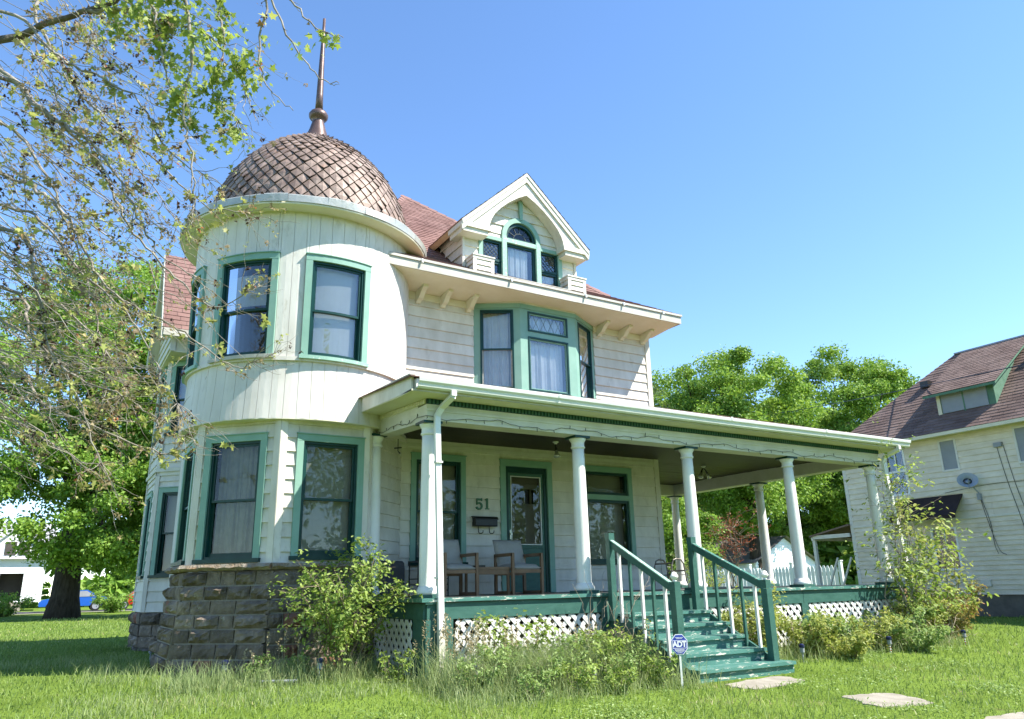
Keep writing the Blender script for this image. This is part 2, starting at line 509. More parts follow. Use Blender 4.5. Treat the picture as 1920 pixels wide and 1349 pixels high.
def siding(parent, name, fr, u0, u1, z0, z1, ops, rng, mat='white', expo=.203, zref=None, cutrng=None, top=None, label=None, proud=.030, breaks=.0):
    """a clapboarded wall: the sheathing is the part, each board a sub-part; top(u) trims boards under a slope"""
    w = sheath(fr, u0, u1, z0, z1, ops).build(name, mat, parent)
    if label: w['label'] = label
    me = unit_clap(mat, proud)
    z = z0 if zref is None else zref
    while z < z1 - .01:
        a, b = max(z, z0), min(z + expo, z1)
        z += expo
        us = sorted({u0, u1, *[o[0] for o in ops if u0 < o[0] < u1 and o[2] < b and o[3] > a],
                     *[o[1] for o in ops if u0 < o[1] < u1 and o[2] < b and o[3] > a]})
        if breaks and rng.random() < breaks and len(us) == 2 and us[1] - us[0] > 1.5:
            us.insert(1, us[0] + (us[1] - us[0]) * rng.uniform(.3, .7))
        for p, q in zip(us, us[1:]):
            cuts = [(o[2], o[3]) for o in ops if o[0] < (p + q) / 2 < o[1]]
            for c, e in zsub(a, b, cuts):
                if top: 
                    p2, q2 = top(p, q, (c + e) / 2)
                    if q2 - p2 < .05: continue
                else:
                    p2, q2 = p, q
                o = fr(p2 + .002, c, .001 + rng.uniform(0, .0025))
                mw = Matrix(((fr.r[0] * (q2 - p2 - .004), fr.n[0], 0, o[0]), (fr.r[1] * (q2 - p2 - .004), fr.n[1], 0, o[1]),
                             (0, 0, (e - c) + .004, o[2]), (0, 0, 0, 1)))
                place('clapboard', me, w, mw)
    return w

def ring4(mb, fr, u0, u1, z0, z1, w, d0, d1, n=1, wb=None):
    wb = w if wb is None else wb
    mb.fbox(fr, u0, u0 + w, z0, z1, d0, d1)
    mb.fbox(fr, u1 - w, u1, z0, z1, d0, d1)
    mb.fbox(fr, u0 + w, u1 - w, z1 - w, z1, d0, d1, n)
    mb.fbox(fr, u0 + w, u1 - w, z0, z0 + wb, d0, d1, n)
    return mb

def drape(fr, u0, u1, z0, z1, d, rng, amp=.02, waves=9, n=40):
    V, F = [], []
    ph = rng.uniform(0, 6)
    for i in range(n + 1):
        u = u0 + (u1 - u0) * i / n
        w = amp * (math.sin(ph + waves * 2 * PI * i / n) + .6 * math.sin(1.7 * ph + waves * 3.7 * i / n) + .5 * math.sin(waves * 9.1 * i / n))
        V += [fr(u, z0, d + w), fr(u, z1, d + w * .55)]
    F = [(2 * i, 2 * i + 2, 2 * i + 3, 2 * i + 1) for i in range(n)]
    return MB().add(V, F)

def room(fr, u0, u1, z0, z1, d0, d1):
    V = [fr(u, z, d) for d in (d0, d1) for u, z in ((u0, z0), (u1, z0), (u1, z1), (u0, z1))]
    return MB().add(V, [(4, 5, 6, 7), (0, 1, 5, 4), (1, 2, 6, 5), (2, 3, 7, 6), (3, 0, 4, 7)])

def window(parent, fr, u0, u1, z0, z1, rng, cas=.10, mid=.5, inside='greycurtain', n=1, glassm='glass', casm='mint', proud=.048,
           sill=True, sashm='dark', name='window', label=None, head=.10, inner='dark', rail=None, cover=(0, 1)):
    """double-hung window: casing, inner frame, two sashes, panes, what hangs behind them and the room"""
    w = emp(name, parent)
    if label: w['label'] = label
    if cas > 0:
        mb = MB()
        mb.fbox(fr, u0, u0 + cas, z0, z1 - head, 0, proud)
        mb.fbox(fr, u1 - cas, u1, z0, z1 - head, 0, proud)
        mb.fbox(fr, u0, u1, z1 - head, z1, 0, proud + .003, n)
        mb.build('casing', casm, w)
        drip = MB().fbox(fr, u0 - .012, u1 + .012, z1, z1 + .014, 0, proud + .02, n)
        drip.build('drip_cap', casm, w)
    if sill:
        MB().fbox(fr, u0 - .02, u1 + .02, z0 - .055, z0, -.02, proud + .035, n).build('sill', sashm if sill == True else sill, w)
    a, b, c, e = u0 + cas, u1 - cas, z0, z1 - head
    ring4(MB(), fr, a, b, c, e, .035, -.10, .016, n).build('frame', inner, w)
    a, b, c, e = a + .035, b - .035, c + .035, e - .035
    if mid:
        zm = c + (e - c) * mid
        up_ = ring4(MB(), fr, a, b, zm - .018, e, .034, -.045, -.012, n)
        up_.build('upper_sash', sashm, w)
        lo_ = ring4(MB(), fr, a, b, c, zm + .018, .034, -.082, -.048, n, .05)
        lo_.build('lower_sash', rail or sashm, w)
        MB().fbox(fr, a + .03, b - .03, zm + .012, e - .03, -.030, -.026, n).build('pane', glassm, w)
        MB().fbox(fr, a + .03, b - .03, c + .045, zm - .012, -.066, -.062, n).build('pane', glassm, w)
    else:
        ring4(MB(), fr, a, b, c, e, .034, -.045, -.012, n).build('sash', sashm, w)
        MB().fbox(fr, a + .03, b - .03, c + .03, e - .03, -.030, -.026, n).build('pane', glassm, w)
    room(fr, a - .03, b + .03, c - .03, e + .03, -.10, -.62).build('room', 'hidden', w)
    cz0, cz1 = c + (e - c) * cover[0], c + (e - c) * cover[1]
    if inside in ('curtain', 'greycurtain'):
        drape(fr, a, b, cz0, cz1, -.16, rng).build('curtain', inside, w)
    elif inside in ('blind', 'palebld'):
        MB().fbox(fr, a, b, cz0, cz1, -.13, -.127, n).build('shade', inside, w)
    return w
# ------------------------------------------------------------------ shingled planes
def shingles(polys, expo, tabw, rng, lift=.011):
    """convex planar polygons, first edge = eave; stepped rows of tabs over each. returns V, F(quads), tint"""
    V, F, T = [], [], []
    def quad(a, b, c, d, t):
        k = len(V)
        V.extend([a, b, c, d]); T.extend([t] * 4)
        F.append((k, k + 1, k + 2, k + 3))
    for poly in polys:
        P = [Vector(p) for p in poly]
        e = (P[1] - P[0]).normalized()
        nrm = e.cross(P[2] - P[0]).normalized()
        if nrm.z < 0: nrm = -nrm
        s = nrm.cross(e)
        if s.z < 0: s = -s
        uv = [((p - P[0]).dot(e), (p - P[0]).dot(s)) for p in P]
        vmax = max(v for _, v in uv)
        def span(v):
            xs = []
            for (a, b), (c, d) in zip(uv, uv[1:] + uv[:1]):
                if (b - v) * (d - v) <= 0 and abs(b - d) > 1e-9:
                    xs.append(a + (c - a) * (v - b) / (d - b))
                elif abs(b - v) < 1e-6: xs.append(a)
            return (min(xs), max(xs)) if xs else None
        pt = lambda u, v, h: P[0] + e * u + s * v + nrm * h
        # underlay
        us = [pt(u, v, -.004) for u, v in uv]
        if len(us) == 3: us.append(us[2] + Vector((0, 0, .0001)))
        if len(us) == 4: quad(us[0], us[1], us[2], us[3], .5)
        v = 0.0
        row = 0
        while v < vmax - .02:
            w = min(v + expo, vmax - 1e-4)
            A, B = span(v + 1e-5), span(w)
            v0 = v
            v = v + expo
            row += 1
            if not A or not B: continue
            lo, hi = min(A[0], B[0]), max(A[1], B[1])
            u = lo - tabw * rng.random()
            while u < hi:
                u1 = u + tabw * rng.uniform(.9, 1.1)
                g = .004
                a0, a1 = max(u + g, A[0]), min(u1 - g, A[1])
                b0, b1 = max(u + g, B[0]), min(u1 - g, B[1])
                if a1 - a0 > .01 or b1 - b0 > .01:
                    a1, b1 = max(a1, a0), max(b1, b0)
                    if a1 == a0: a0 = a1 = min(max(a0, A[0]), A[1])
                    if b1 == b0: b0 = b1 = min(max(b0, B[0]), B[1])
                    t = rng.random()
                    h = lift * rng.uniform(.8, 1.5)
                    quad(pt(a0, v0, h), pt(a1, v0, h), pt(b1, w, .002), pt(b0, w, .002), t)
                    quad(pt(a0, v0, -.003), pt(a1, v0, -.003), pt(a1, v0, h), pt(a0, v0, h), t)
                u = u1
    return V, F, T

def shingle_part(name, polys, expo, tabw, rng, mat, parent, **tg):
    V, F, T = shingles(polys, expo, tabw, rng)
    return np_mesh(name, np.array([tuple(v) for v in V]), np.array(F), MT[mat], parent, T, **tg)

# ------------------------------------------------------------------ the house
GZ = -1.0
def ground_z(x, y):
    return GZ + .02 - .065 * max(0.0, -2.2 - y) + .02 * math.sin(x * .55 + 1) * math.cos(y * .4)

rg = random.Random(11)
house = root('house', 'white clapboard house with round domed tower, mint window trim and green front porch', 'house', (4.6, 3.6, GZ))

FRONT = PF((0, 0), (0, -1))            # u = X
S8 = 1.33; K8 = S8 / math.sqrt(2)
xD = 3.166; xa2 = xD - K8; xa1 = xa2 - S8; ya = -K8; xb = xa1 - K8
TC = (xa2 - S8 / 2, ya + S8 * (1 + math.sqrt(2)) / 2)
FA = PF((xa1, ya), (0, -1)); FB = PF((xb, 0.0), (-1, -1)); FC = PF((xb, S8), (-1, 0)); FD = PF((xa2, ya), (1, -1))

def op(u0, u1, z0, z1, m=.03):
    return (u0 + m, u1 - m, z0 + m * .3, z1 - m)

W1 = (3.352, 4.401, .50, 2.32); DR = (5.113, 6.248, 0.0, 2.32); W3 = (6.95, 8.203, .50, 2.32)
BAY = (4.594, 7.438, 3.2, 5.29)
siding(house, 'front_wall', FRONT, 3.16, 8.92, -.04, 5.29, [op(*W1), op(5.113, 6.248, -.1, 2.32), op(*W3), BAY], rg, zref=-.035, breaks=.35)
PR = PF((8.92, 0), (1, 0))
siding(house, 'side_wall', PR, 0, 8.0, -.3, 5.29, [], rg, zref=-.3)
sheath(PF((8.92, 8.0), (0, 1)), 0, 8.6, -.3, 5.29, []).build('back_wall', 'white', house)
sheath(PF((.32, 4.6), (-1, 0)), 0, 2.6, -.3, 5.29, []).build('side_wall', 'white', house)
MB().box(.4, 8.9, .12, 7.9, -1.1, -.3).build('foundation', 'greywall', house)
# corner boards of the main block
mb = MB(); mb.box(8.84, 8.96, -.040, -.001, -.04, 5.29); mb.box(8.921, 8.96, -.001, .10, -.04, 5.29)
mb.build('corner_board', 'white', house)

# ------------------------------------------------------------------ windows and door of the porch front
window(house, FRONT, *W1, rg, inside='blind', glassm='screen', mid=.49, cas=.095, head=.10)
d = emp('front_door', house)
mb = MB(); mb.fbox(FRONT, 5.113, 5.225, -.03, 2.21, 0, .048); mb.fbox(FRONT, 6.136, 6.248, -.03, 2.21, 0, .048); mb.fbox(FRONT, 5.113, 6.248, 2.21, 2.32, 0, .051)
mb.build('casing', 'mint', d)
MB().fbox(FRONT, 5.10, 6.26, 2.32, 2.335, 0, .055).build('drip_cap', 'mint', d)
mb = MB(); mb.fbox(FRONT, 5.226, 5.29, -.03, 2.209, -.10, .012); mb.fbox(FRONT, 6.07, 6.135, -.03, 2.209, -.10, .012); mb.fbox(FRONT, 5.291, 6.069, 2.10, 2.209, -.10, .012)
mb.build('door_frame', 'dark', d)
mb = MB()
ring4(mb, FRONT, 5.292, 6.068, -.02, 2.098, .055, -.04, -.005)
mb.fbox(FRONT, 5.348, 6.012, .036, .74, -.035, -.010)
mb.fbox(FRONT, 5.348, 6.012, .741, .80, -.04, -.005)
mb.build('screen_door', 'porchgreen', d)
ring4(MB(), FRONT, 5.35, 6.01, .802, 2.04, .014, -.03, .002).build('screen_moulding', 'gutter', d)
MB().fbox(FRONT, 5.36, 6.0, .81, 2.03, -.022, -.020).build('screen', 'screen', d)
mb = MB(); mb.fbox(FRONT, 5.30, 6.06, 0, 1.55, -.12, -.09); mb.fbox(FRONT, 5.30, 6.06, 1.82, 2.1, -.12, -.09)
for a, b in ((5.30, 5.40), (5.53, 5.555), (5.68, 5.705), (5.83, 5.855), (5.96, 6.06)):
    mb.fbox(FRONT, a, b, 1.55, 1.82, -.12, -.09)
mb.build('inner_door', surf("tan_inner_door", (.20, .175, .14), (.25, .22, .18), 3, .6, .1, 60), d)
room(FRONT, 5.3, 6.06, 0, 2.1, -.13, -.5).build('room', 'hidden', d)
mb = MB(); mb.fbox(FRONT, 5.305, 5.335, .90, 1.06, -.004, .018); mb.fbox(FRONT, 5.30, 5.34, .97, 1.0, .018, .05)
mb.build('handle', 'chrome', d)
MB().lathe([(.012, 0), (.012, .02), (.004, .028)], (5.50, .085, 1.47), 8).build('door_knocker', 'signwhite', d)
# window with a transom light right of the door
w3 = emp('window', house); w3['label'] = 'wide window with a transom light right of the front door'
mb = MB(); mb.fbox(FRONT, 6.95, 7.05, .5, 2.22, 0, .048); mb.fbox(FRONT, 8.103, 8.203, .5, 2.22, 0, .048); mb.fbox(FRONT, 6.95, 8.203, 2.22, 2.32, 0, .051); mb.fbox(FRONT, 7.05, 8.103, 1.676, 1.775, 0, .049)
mb.build('casing', 'mint', w3)
MB().fbox(FRONT, 6.94, 8.215, 2.32, 2.335, 0, .055).build('drip_cap', 'mint', w3)
MB().fbox(FRONT, 6.93, 8.223, .445, .5, -.02, .07).build('sill', 'dark', w3)
ring4(MB(), FRONT, 7.051, 8.102, 1.776, 2.219, .05, -.08, .012).build('frame', 'dark', w3)
ring4(MB(), FRONT, 7.051, 8.102, .501, 1.675, .05, -.08, .012).build('frame', 'dark', w3)
MB().fbox(FRONT, 7.10, 8.05, 1.825, 2.17, -.03, -.026).build('pane', 'screen', w3)
MB().fbox(FRONT, 7.10, 8.05, .55, 1.625, -.03, -.026).build('pane', 'screen', w3)
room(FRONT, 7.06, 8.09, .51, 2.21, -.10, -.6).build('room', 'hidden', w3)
MB().fbox(FRONT, 7.06, 8.09, .52, 2.2, -.20, -.197).build('shade', 'blind', w3)

# ------------------------------------------------------------------ tower, lower octagon
AW = (1.127 - xa1, 2.156 - xa1, .56, 2.305); BW = (.125, 1.135, .54, 2.305); CW = (.15, 1.16, .54, 2.305)
for nm, fr, L, ops, z0 in (('tower_base_wall', FA, S8, [op(*AW)], .47), ('tower_base_wall', FB, S8, [op(*BW)], .47), ('tower_base_wall', FC, S8, [op(*CW)], .47), ('tower_base_wall', FD, S8, [], -.04)):
    siding(house, nm, fr, 0, L, z0, 2.56, ops, rg, zref=-.05 + .203 * (2 if z0 > 0 else 0) + .06)
window(house, FA, *AW, rg, inside='blind', glassm='screen', cover=(0, 1), mid=.49)
window(house, FB, *BW, rg, inside='greycurtain', glassm='screen', mid=.49)
window(house, FC, *CW, rg, inside='greycurtain', glassm='glass', mid=.49)
for fr, side in ((FB, 1), (FA, 0), (FC, 1), (FB, 0), (FA, 1), (FD, 0)):
    u = S8 - .085 if side else -.012
    MB().fbox(fr, u, u + .098, .472 if fr is not FD else -.03, 2.60, .001, .040).build('corner_board', 'white', house)
# ------------------------------------------------------------------ tower, round upper storey
flare_up = lambda z: .045 * ((z - 3.4) / 2.4) - .02
flare_sk = lambda z: -.055 * (1 - ((3.42 - z) / .92) ** 1.6) + .02
TR = 1.80
tw_z0, tw_z1 = 3.44, 5.86
HW = .52 / TR
wins = [-PI, -rad(135), -rad(89.2)]
tops = [(w - HW + .02, w + HW - .02, 3.45, 5.10) for w in wins]
def tower_boards(name, z0, z1, fl, a0, a1, step, ops, label):
    fr = CF(TC, TR, 0, fl)
    w = MB()
    us = sorted({a0, a1, *[o[0] for o in ops], *[o[1] for o in ops]})
    for p, q in zip(us, us[1:]):
        cuts = [(o[2], o[3]) for o in ops if o[0] < (p + q) / 2 < o[1]]
        for c, e in zsub(z0, z1, cuts):
            nz = 5
            for i in range(nz):
                w.fbox(fr, p * TR, q * TR, c + (e - c) * i / nz, c + (e - c) * (i + 1) / nz, -.10, -.006, max(2, int((q - p) / .12)))
    w = w.build(name, 'towerwhite', house)
    w['label'] = label
    a = a0
    while a < a1 - .001:
        b = min(a + step, a1)
        us = sorted({a, b, *[o[0] for o in ops if a < o[0] < b], *[o[1] for o in ops if a < o[1] < b]})
        for p, q in zip(us, us[1:]):
            cuts = [(o[2], o[3]) for o in ops if o[0] < (p + q) / 2 < o[1]]
            for c, e in zsub(z0, z1, cuts):
                mbb = MB()
                nz = max(1, int((e - c) / .25))
                g = .0028
                dd = rg.uniform(0, .003)
                V = []; F = []
                for i in range(nz + 1):
                    z = c + (e - c) * i / nz
                    m_ = (p + q) / 2
                    bow = rg.uniform(-.0015, .0015)
                    V += [fr(p * TR + g, z, -.004), fr(p * TR + g, z, .010 + dd), fr(m_ * TR, z, .012 + dd + bow), fr(q * TR - g, z, .010 + dd), fr(q * TR - g, z, -.004)]
                for i in range(nz):
                    for j in range(4):
                        F.append((5 * i + j, 5 * i + j + 1, 5 * i + j + 6, 5 * i + j + 5))
                F += [(4, 3, 2, 1, 0), tuple(5 * nz + j for j in range(5))]
                mbb.add(V, F).build('board', 'towerwhite', w)
        a = b
    return w
tower_boards('tower_wall', tw_z0, tw_z1, flare_up, -rad(215), rad(25), rad(6.05), tops, 'round upper tower wall of vertical white boards')
tower_boards('tower_skirt', 2.50, 3.40, flare_sk, -rad(215), rad(5), rad(6.05), [], 'flared skirt of vertical white boards round the tower')
sk = MB()
frk = CF(TC, TR, 0, flare_sk)
sk.fbox(frk, -rad(215) * TR, rad(5) * TR, 2.49, 2.50, -.62, .012, 48)
sk.build('skirt_soffit', 'soffit', house)
MB().fbox(CF(TC, TR, 0), -rad(215) * TR, rad(10) * TR, 3.385, 3.445, -.06, .024, 48).build('sill_band', 'towerwhite', house)
for w, ins, cov, lb in ((wins[0], 'blind', (0, 1), None), (wins[1], 'blind', (.55, .9), None), (wins[2], 'palebld', (0, 1), None)):
    window(house, CF(TC, TR, w, flare_up), -.52, .52, 3.47, 5.11, rg, inside=ins, n=8, proud=.055, mid=.48, cover=cov, rail='dark', sill='mintworn' if w != wins[1] else 'fascia')
# tower eave
ev = MB()
prof = [(1.80, 5.83), (1.98, 5.80), (2.10, 5.815), (2.115, 5.82)]
ev.lathe(prof + [(2.115, 5.85), (1.7, 5.95)], (TC[0], TC[1], 0), 72, caps=False)
ev.build('tower_soffit', 'soffit', house, smooth=True)
nb = 22
for i in range(nb):
    a0, a1 = 2 * PI * i / nb, 2 * PI * (i + 1) / nb
    fr = CF(TC, 2.12, 0)
    mb = MB()
    j0, j1 = rg.uniform(-.006, .008), rg.uniform(-.006, .008)
    V = []
    n = 5
    for q in range(n + 1):
        a = a0 + (a1 - a0) * q / n
        r_ = 2.12 + j0 + (j1 - j0) * q / n
        wv = .006 * math.sin(9 * a + i)
        for rr, zz in ((0, 5.845), (.010, 5.852), (.018 + wv, 5.965 + wv), (.004 + wv, 5.985 + wv), (-.33, 6.13)):
            V.append((TC[0] + (r_ + rr) * math.cos(a), TC[1] + (r_ + rr) * math.sin(a), zz))
    F = [(5 * q + j, 5 * q + j + 5, 5 * q + j + 6, 5 * q + j + 1) for q in range(n) for j in range(4)]
    mb.add(V, F).build('eave_flashing', 'flash', house)
# dome
DC = (TC[0] + .035, TC[1] - .01)
R0, ZB, HD, PA, PB = 1.73, 6.10, 2.17, 2.05, .68
def dprof(t):
    return R0 * max(0.0, 1 - t ** PA) ** PB, ZB + HD * t
ts = np.linspace(0, 1, 600)
pr = np.array([dprof(t) for t in ts])
arc = np.concatenate([[0], np.cumsum(np.hypot(*np.diff(pr, axis=0).T))])
def dpt(sv, a, h):
    t = np.interp(sv, arc, ts)
    r_, z_ = dprof(t)
    t2 = min(t + .004, 1); t1 = max(t - .004, 0)
    (ra, za), (rb, zb) = dprof(t1), dprof(t2)
    l = math.hypot(rb - ra, zb - za) or 1
    nr, nz = (zb - za) / l, -(rb - ra) / l
    return (DC[0] + (r_ + nr * h) * math.cos(a), DC[1] + (r_ + nr * h) * math.sin(a), z_ + nz * h)
MB().lathe([dprof(t) for t in np.linspace(0, .97, 30)], (DC[0], DC[1], 0), 48).build('dome', 'underlay', house, smooth=True)
dome = house.children[-1] if False else [o for o in house.children if o.name.startswith('dome')][0]
dome['label'] = 'bulbous tower dome of weathered metal scales'
NS, RS = 50, .118
scl = []
nrow = int((arc[-1] - .20) / RS)
for i in range(nrow):
    s_ = .06 + i * RS
    for j in range(NS):
        a = 2 * PI * (j + .5 * (i % 2)) / NS
        hw = PI / NS * rg.uniform(.90, .955)
        lift = .036 * rg.uniform(.45, 1.6)
        P_ = [dpt(s_ - RS * .98, a, lift), dpt(s_, a - hw, .015), dpt(s_ + RS * .9, a, .003), dpt(s_, a + hw, .015), dpt(s_, a, .024),
              dpt(s_ - RS * .98, a, lift - .016), dpt(s_, a - hw, -.004), dpt(s_, a + hw, -.004)]
        F_ = [(0, 4, 1), (1, 4, 2), (2, 4, 3), (3, 4, 0), (5, 0, 1, 6), (5, 7, 3, 0)]
        c = Vector(P_[4]); v = CAMP - c
        n_ = (Vector(P_[2]) - Vector(P_[0])).cross(Vector(P_[1]) - Vector(P_[3]))
        if n_.dot(c - Vector((DC[0], DC[1], 7))) < 0: n_ = -n_
        scl.append((n_.dot(v) / v.length ** 3, P_, F_))
scl.sort(key=lambda q: -q[0])
for vis, P_, F_ in scl[:290]:
    MB().add(P_, F_).build('scale', 'scale', dome)
rest = MB()
for vis, P_, F_ in scl[290:]:
    rest.add(P_, F_)
rest.build('scales', 'scale', dome, kind='stuff')
fin = MB().lathe([(.29, 8.10), (.265, 8.20), (.215, 8.34), (.155, 8.52), (.115, 8.68), (.105, 8.73), (.145, 8.755), (.178, 8.80), (.182, 8.855), (.15, 8.91), (.095, 8.94), (.078, 8.97)], (DC[0], DC[1], 0), 24)
fin = fin.build('finial', 'finial', house, smooth=True)
MB().lathe([(.076, 8.97), (.066, 9.3), (.05, 10.1), (.032, 10.7), (.028, 11.1)], (DC[0], DC[1], 0), 12).build('spire', 'finial', house, smooth=True)
# ------------------------------------------------------------------ stone base
def stones(fr, u0, u1, ztop, zbot, parent, batter, course=.193, first=0):
    z = ztop
    row = 0
    while z > zbot + .05:
        h = course * rg.uniform(.92, 1.08)
        zl = max(z - h, zbot)
        d0 = .05 + batter * (ztop - z)
        u = u0
        while u < u1 - .02:
            L = rg.uniform(.2, .46)
            if u1 - (u + L) < .16: L = u1 - u
            a, b, c, e = u + .010, u + L - .010, zl + .010, z - .010
            nx, nz = 6, 4
            bul = rg.uniform(.008, .03) if rg.random() < .55 else rg.uniform(.05, .095)
            cx_, cz_ = rg.uniform(.3, .7), rg.uniform(.4, .75)
            V, F = [], []
            for q in range(nz + 1):
                for p in range(nx + 1):
                    s_, t_ = p / nx, q / nz
                    edge = min(s_, 1 - s_, t_, 1 - t_)
                    k = 0 if edge < .01 else bul * (.55 + .45 * (1 - abs(s_ - cx_)) * (1 - abs(t_ - cz_))) * rg.uniform(.45, 1.35)
                    ju = rg.uniform(-.02, .02) * L if 0 < p < nx else 0
                    V.append(fr(a + (b - a) * s_ + ju, c + (e - c) * t_ + (rg.uniform(-.01, .01) if 0 < q < nz else 0), d0 + k))
            for q in range(nz):
                for p in range(nx):
                    i = q * (nx + 1) + p
                    F.append((i, i + 1, i + nx + 2)); F.append((i, i + nx + 2, i + nx + 1))
            ring = [p for p in range(nx + 1)] + [(q + 1) * (nx + 1) + nx for q in range(nz)] + [nz * (nx + 1) + p for p in range(nx - 1, -1, -1)] + [q * (nx + 1) for q in range(nz - 1, 0, -1)]
            k0 = len(V)
            for i in ring:
                V.append((V[i][0] - fr.n[0] * .06, V[i][1] - fr.n[1] * .06, V[i][2]))
            m = len(ring)
            F += [(ring[i], k0 + i, k0 + (i + 1) % m, ring[(i + 1) % m]) for i in range(m)]
            MB().add(V, F).build('stone', 'stonered' if rg.random() < .06 else 'stone', parent)
            u += L
        z = zl
        row += 1
sb = MB()
for fr, L in ((FC, S8), (FB, S8), (FA, S8)):
    V = [fr(0, .37, .02), fr(L, .37, .02), fr(L, -1.2, .02 + .125 * 1.55), fr(0, -1.2, .02 + .125 * 1.55), fr(0, .37, -.3), fr(L, .37, -.3), fr(L, -1.2, -.3), fr(0, -1.2, -.3)]
    sb.add(V, [(3, 2, 1, 0), (4, 5, 1, 0), (5, 6, 2, 1), (7, 4, 0, 3)])
sbase = sb.build('stone_base', 'mortar', house)
sbase['label'] = 'rock-faced brown stone base under the tower'
for fr, L in ((FB, S8 + .06), (FA, 1.46), (FC, S8)):
    stones(fr, -.05 if fr is not FC else 0, L, .375, -1.12, sbase, .125)
def cap(fr, u0, u1):
    n = 16
    V, F = [], []
    for i in range(n + 1):
        u = u0 + (u1 - u0) * i / n
        j = lambda: rg.uniform(-.012, .012)
        V += [fr(u, .375, -.02), fr(u, .376 + abs(j()), .10 + j()), fr(u + j(), .42 + j(), .150 + j()), fr(u, .468, .115 + j()), fr(u, .472, -.02)]
    for i in range(n):
        for k in range(5):
            F.append((5 * i + k, 5 * i + (k + 1) % 5, 5 * i + 5 + (k + 1) % 5, 5 * i + 5 + k))
    F += [(4, 3, 2, 1, 0), tuple(5 * n + k for k in range(5))]
    MB().add(V, F).build('sill_stone', 'stonecap', sbase)
cap(FB, -.045, S8 + .045); cap(FA, -.03, 1.40); cap(FC, 0, S8 + .04)

# ------------------------------------------------------------------ main eave, brackets, roof
mb = MB()
V = [(2.3, 0, 5.29), (9.1, 0, 5.29), (9.1, -.87, 5.36), (2.3, -.87, 5.36), (2.3, 0, 5.33), (9.1, 0, 5.33), (9.1, -.87, 5.40), (2.3, -.87, 5.40)]
mb.add(V, [(0, 1, 2, 3), (7, 6, 5, 4), (0, 3, 7, 4), (1, 5, 6, 2)])
mb.build('soffit', 'soffit', house)
MB().box(8.92, 9.10, .001, 8.1, 5.30, 5.36).build('soffit', 'soffit', house)
mb = MB(); mb.box(2.45, 9.13, -.90, -.871, 5.345, 5.50); mb.box(2.42, 9.15, -.925, -.871, 5.501, 5.545)
mb.build('fascia', 'fascia', house)
mb = MB(); mb.box(9.101, 9.13, -.87, 8.1, 5.345, 5.50); mb.box(9.101, 9.15, -.87, 8.1, 5.501, 5.545)
mb.build('fascia', 'fascia', house)
# frieze board under the soffit
for a, b in ((3.25, 4.594), (7.438, 8.84)):
    MB().fbox(FRONT, a, b, 5.16, 5.288, .002, .042).build('frieze_board', 'soffit', house)
for x in (3.42, 3.92, 4.46, 7.56, 8.16, 8.76):
    prof = [(0, 5.288), (.38, 5.318), (.38, 5.27), (.33, 5.255), (.27, 5.225), (.22, 5.175), (.17, 5.13), (.09, 5.11), (.06, 5.075), (0, 5.075)]
    b = MB().prism(prof, lambda d_, z_: (x - .045, -.028 - d_, z_), lambda d_, z_: (x + .045, -.028 - d_, z_))
    b.box(x - .06, x + .06, -.46, -.03, 5.327, 5.345)
    b.build('bracket', 'soffit', house)
for x in (3.1, 4.9, 6.6, 7.55, 8.6):
    MB().tube([(x, -.93, 5.53), (x, -.95, 5.46)], [.02, .018], 8).build('gutter_clip', 'pvc', house)
zl, zm, zt = 5.55, 6.13, 9.37
A_ = lambda r_: [(1.45 + r_ * .7, -.9 + r_), (9.13 - r_, -.9 + r_), (9.13 - r_, 8.1 - r_), (1.45 + r_ * .7, 8.1 - r_)]
E0, E1 = A_(0), A_(1.03)
apex = (4.615, 3.62, zt)
polys = []
for i in (0, 1, 2, 3):
    j = (i + 1) % 4
    if i in (2,): continue
    polys.append([(*E0[i], zl), (*E0[j], zl), (*E1[j], zm), (*E1[i], zm)])
    polys.append([(*E1[i], zm), (*E1[j], zm), apex])
shingle_part('roof', polys, .135, .30, rg, 'roof', house)
roof = [o for o in house.children if o.name.startswith('roof')][0]
roof['label'] = 'faded red shingled hip roof'
for i, hp in enumerate((E1[0], E1[1])):
    p, q = Vector((*hp, zm + .012)), Vector(apex) + Vector((0, 0, .012))
    n = 22
    for k in range(n):
        a, b = p.lerp(q, k / n), p.lerp(q, (k + 1.15) / n)
        dv = (b - a).normalized()
        sd = Vector((dv.y, -dv.x, 0)).normalized()
        MB().add([a + sd * .13 - Vector((0, 0, .075)), a + Vector((0, 0, .03)), a - sd * .13 - Vector((0, 0, .075)), b + sd * .13 - Vector((0, 0, .085)), b + Vector((0, 0, .01)), b - sd * .13 - Vector((0, 0, .085))],
                 [(0, 1, 4, 3), (1, 2, 5, 4)]).build('ridge_shingle', 'roof', roof)

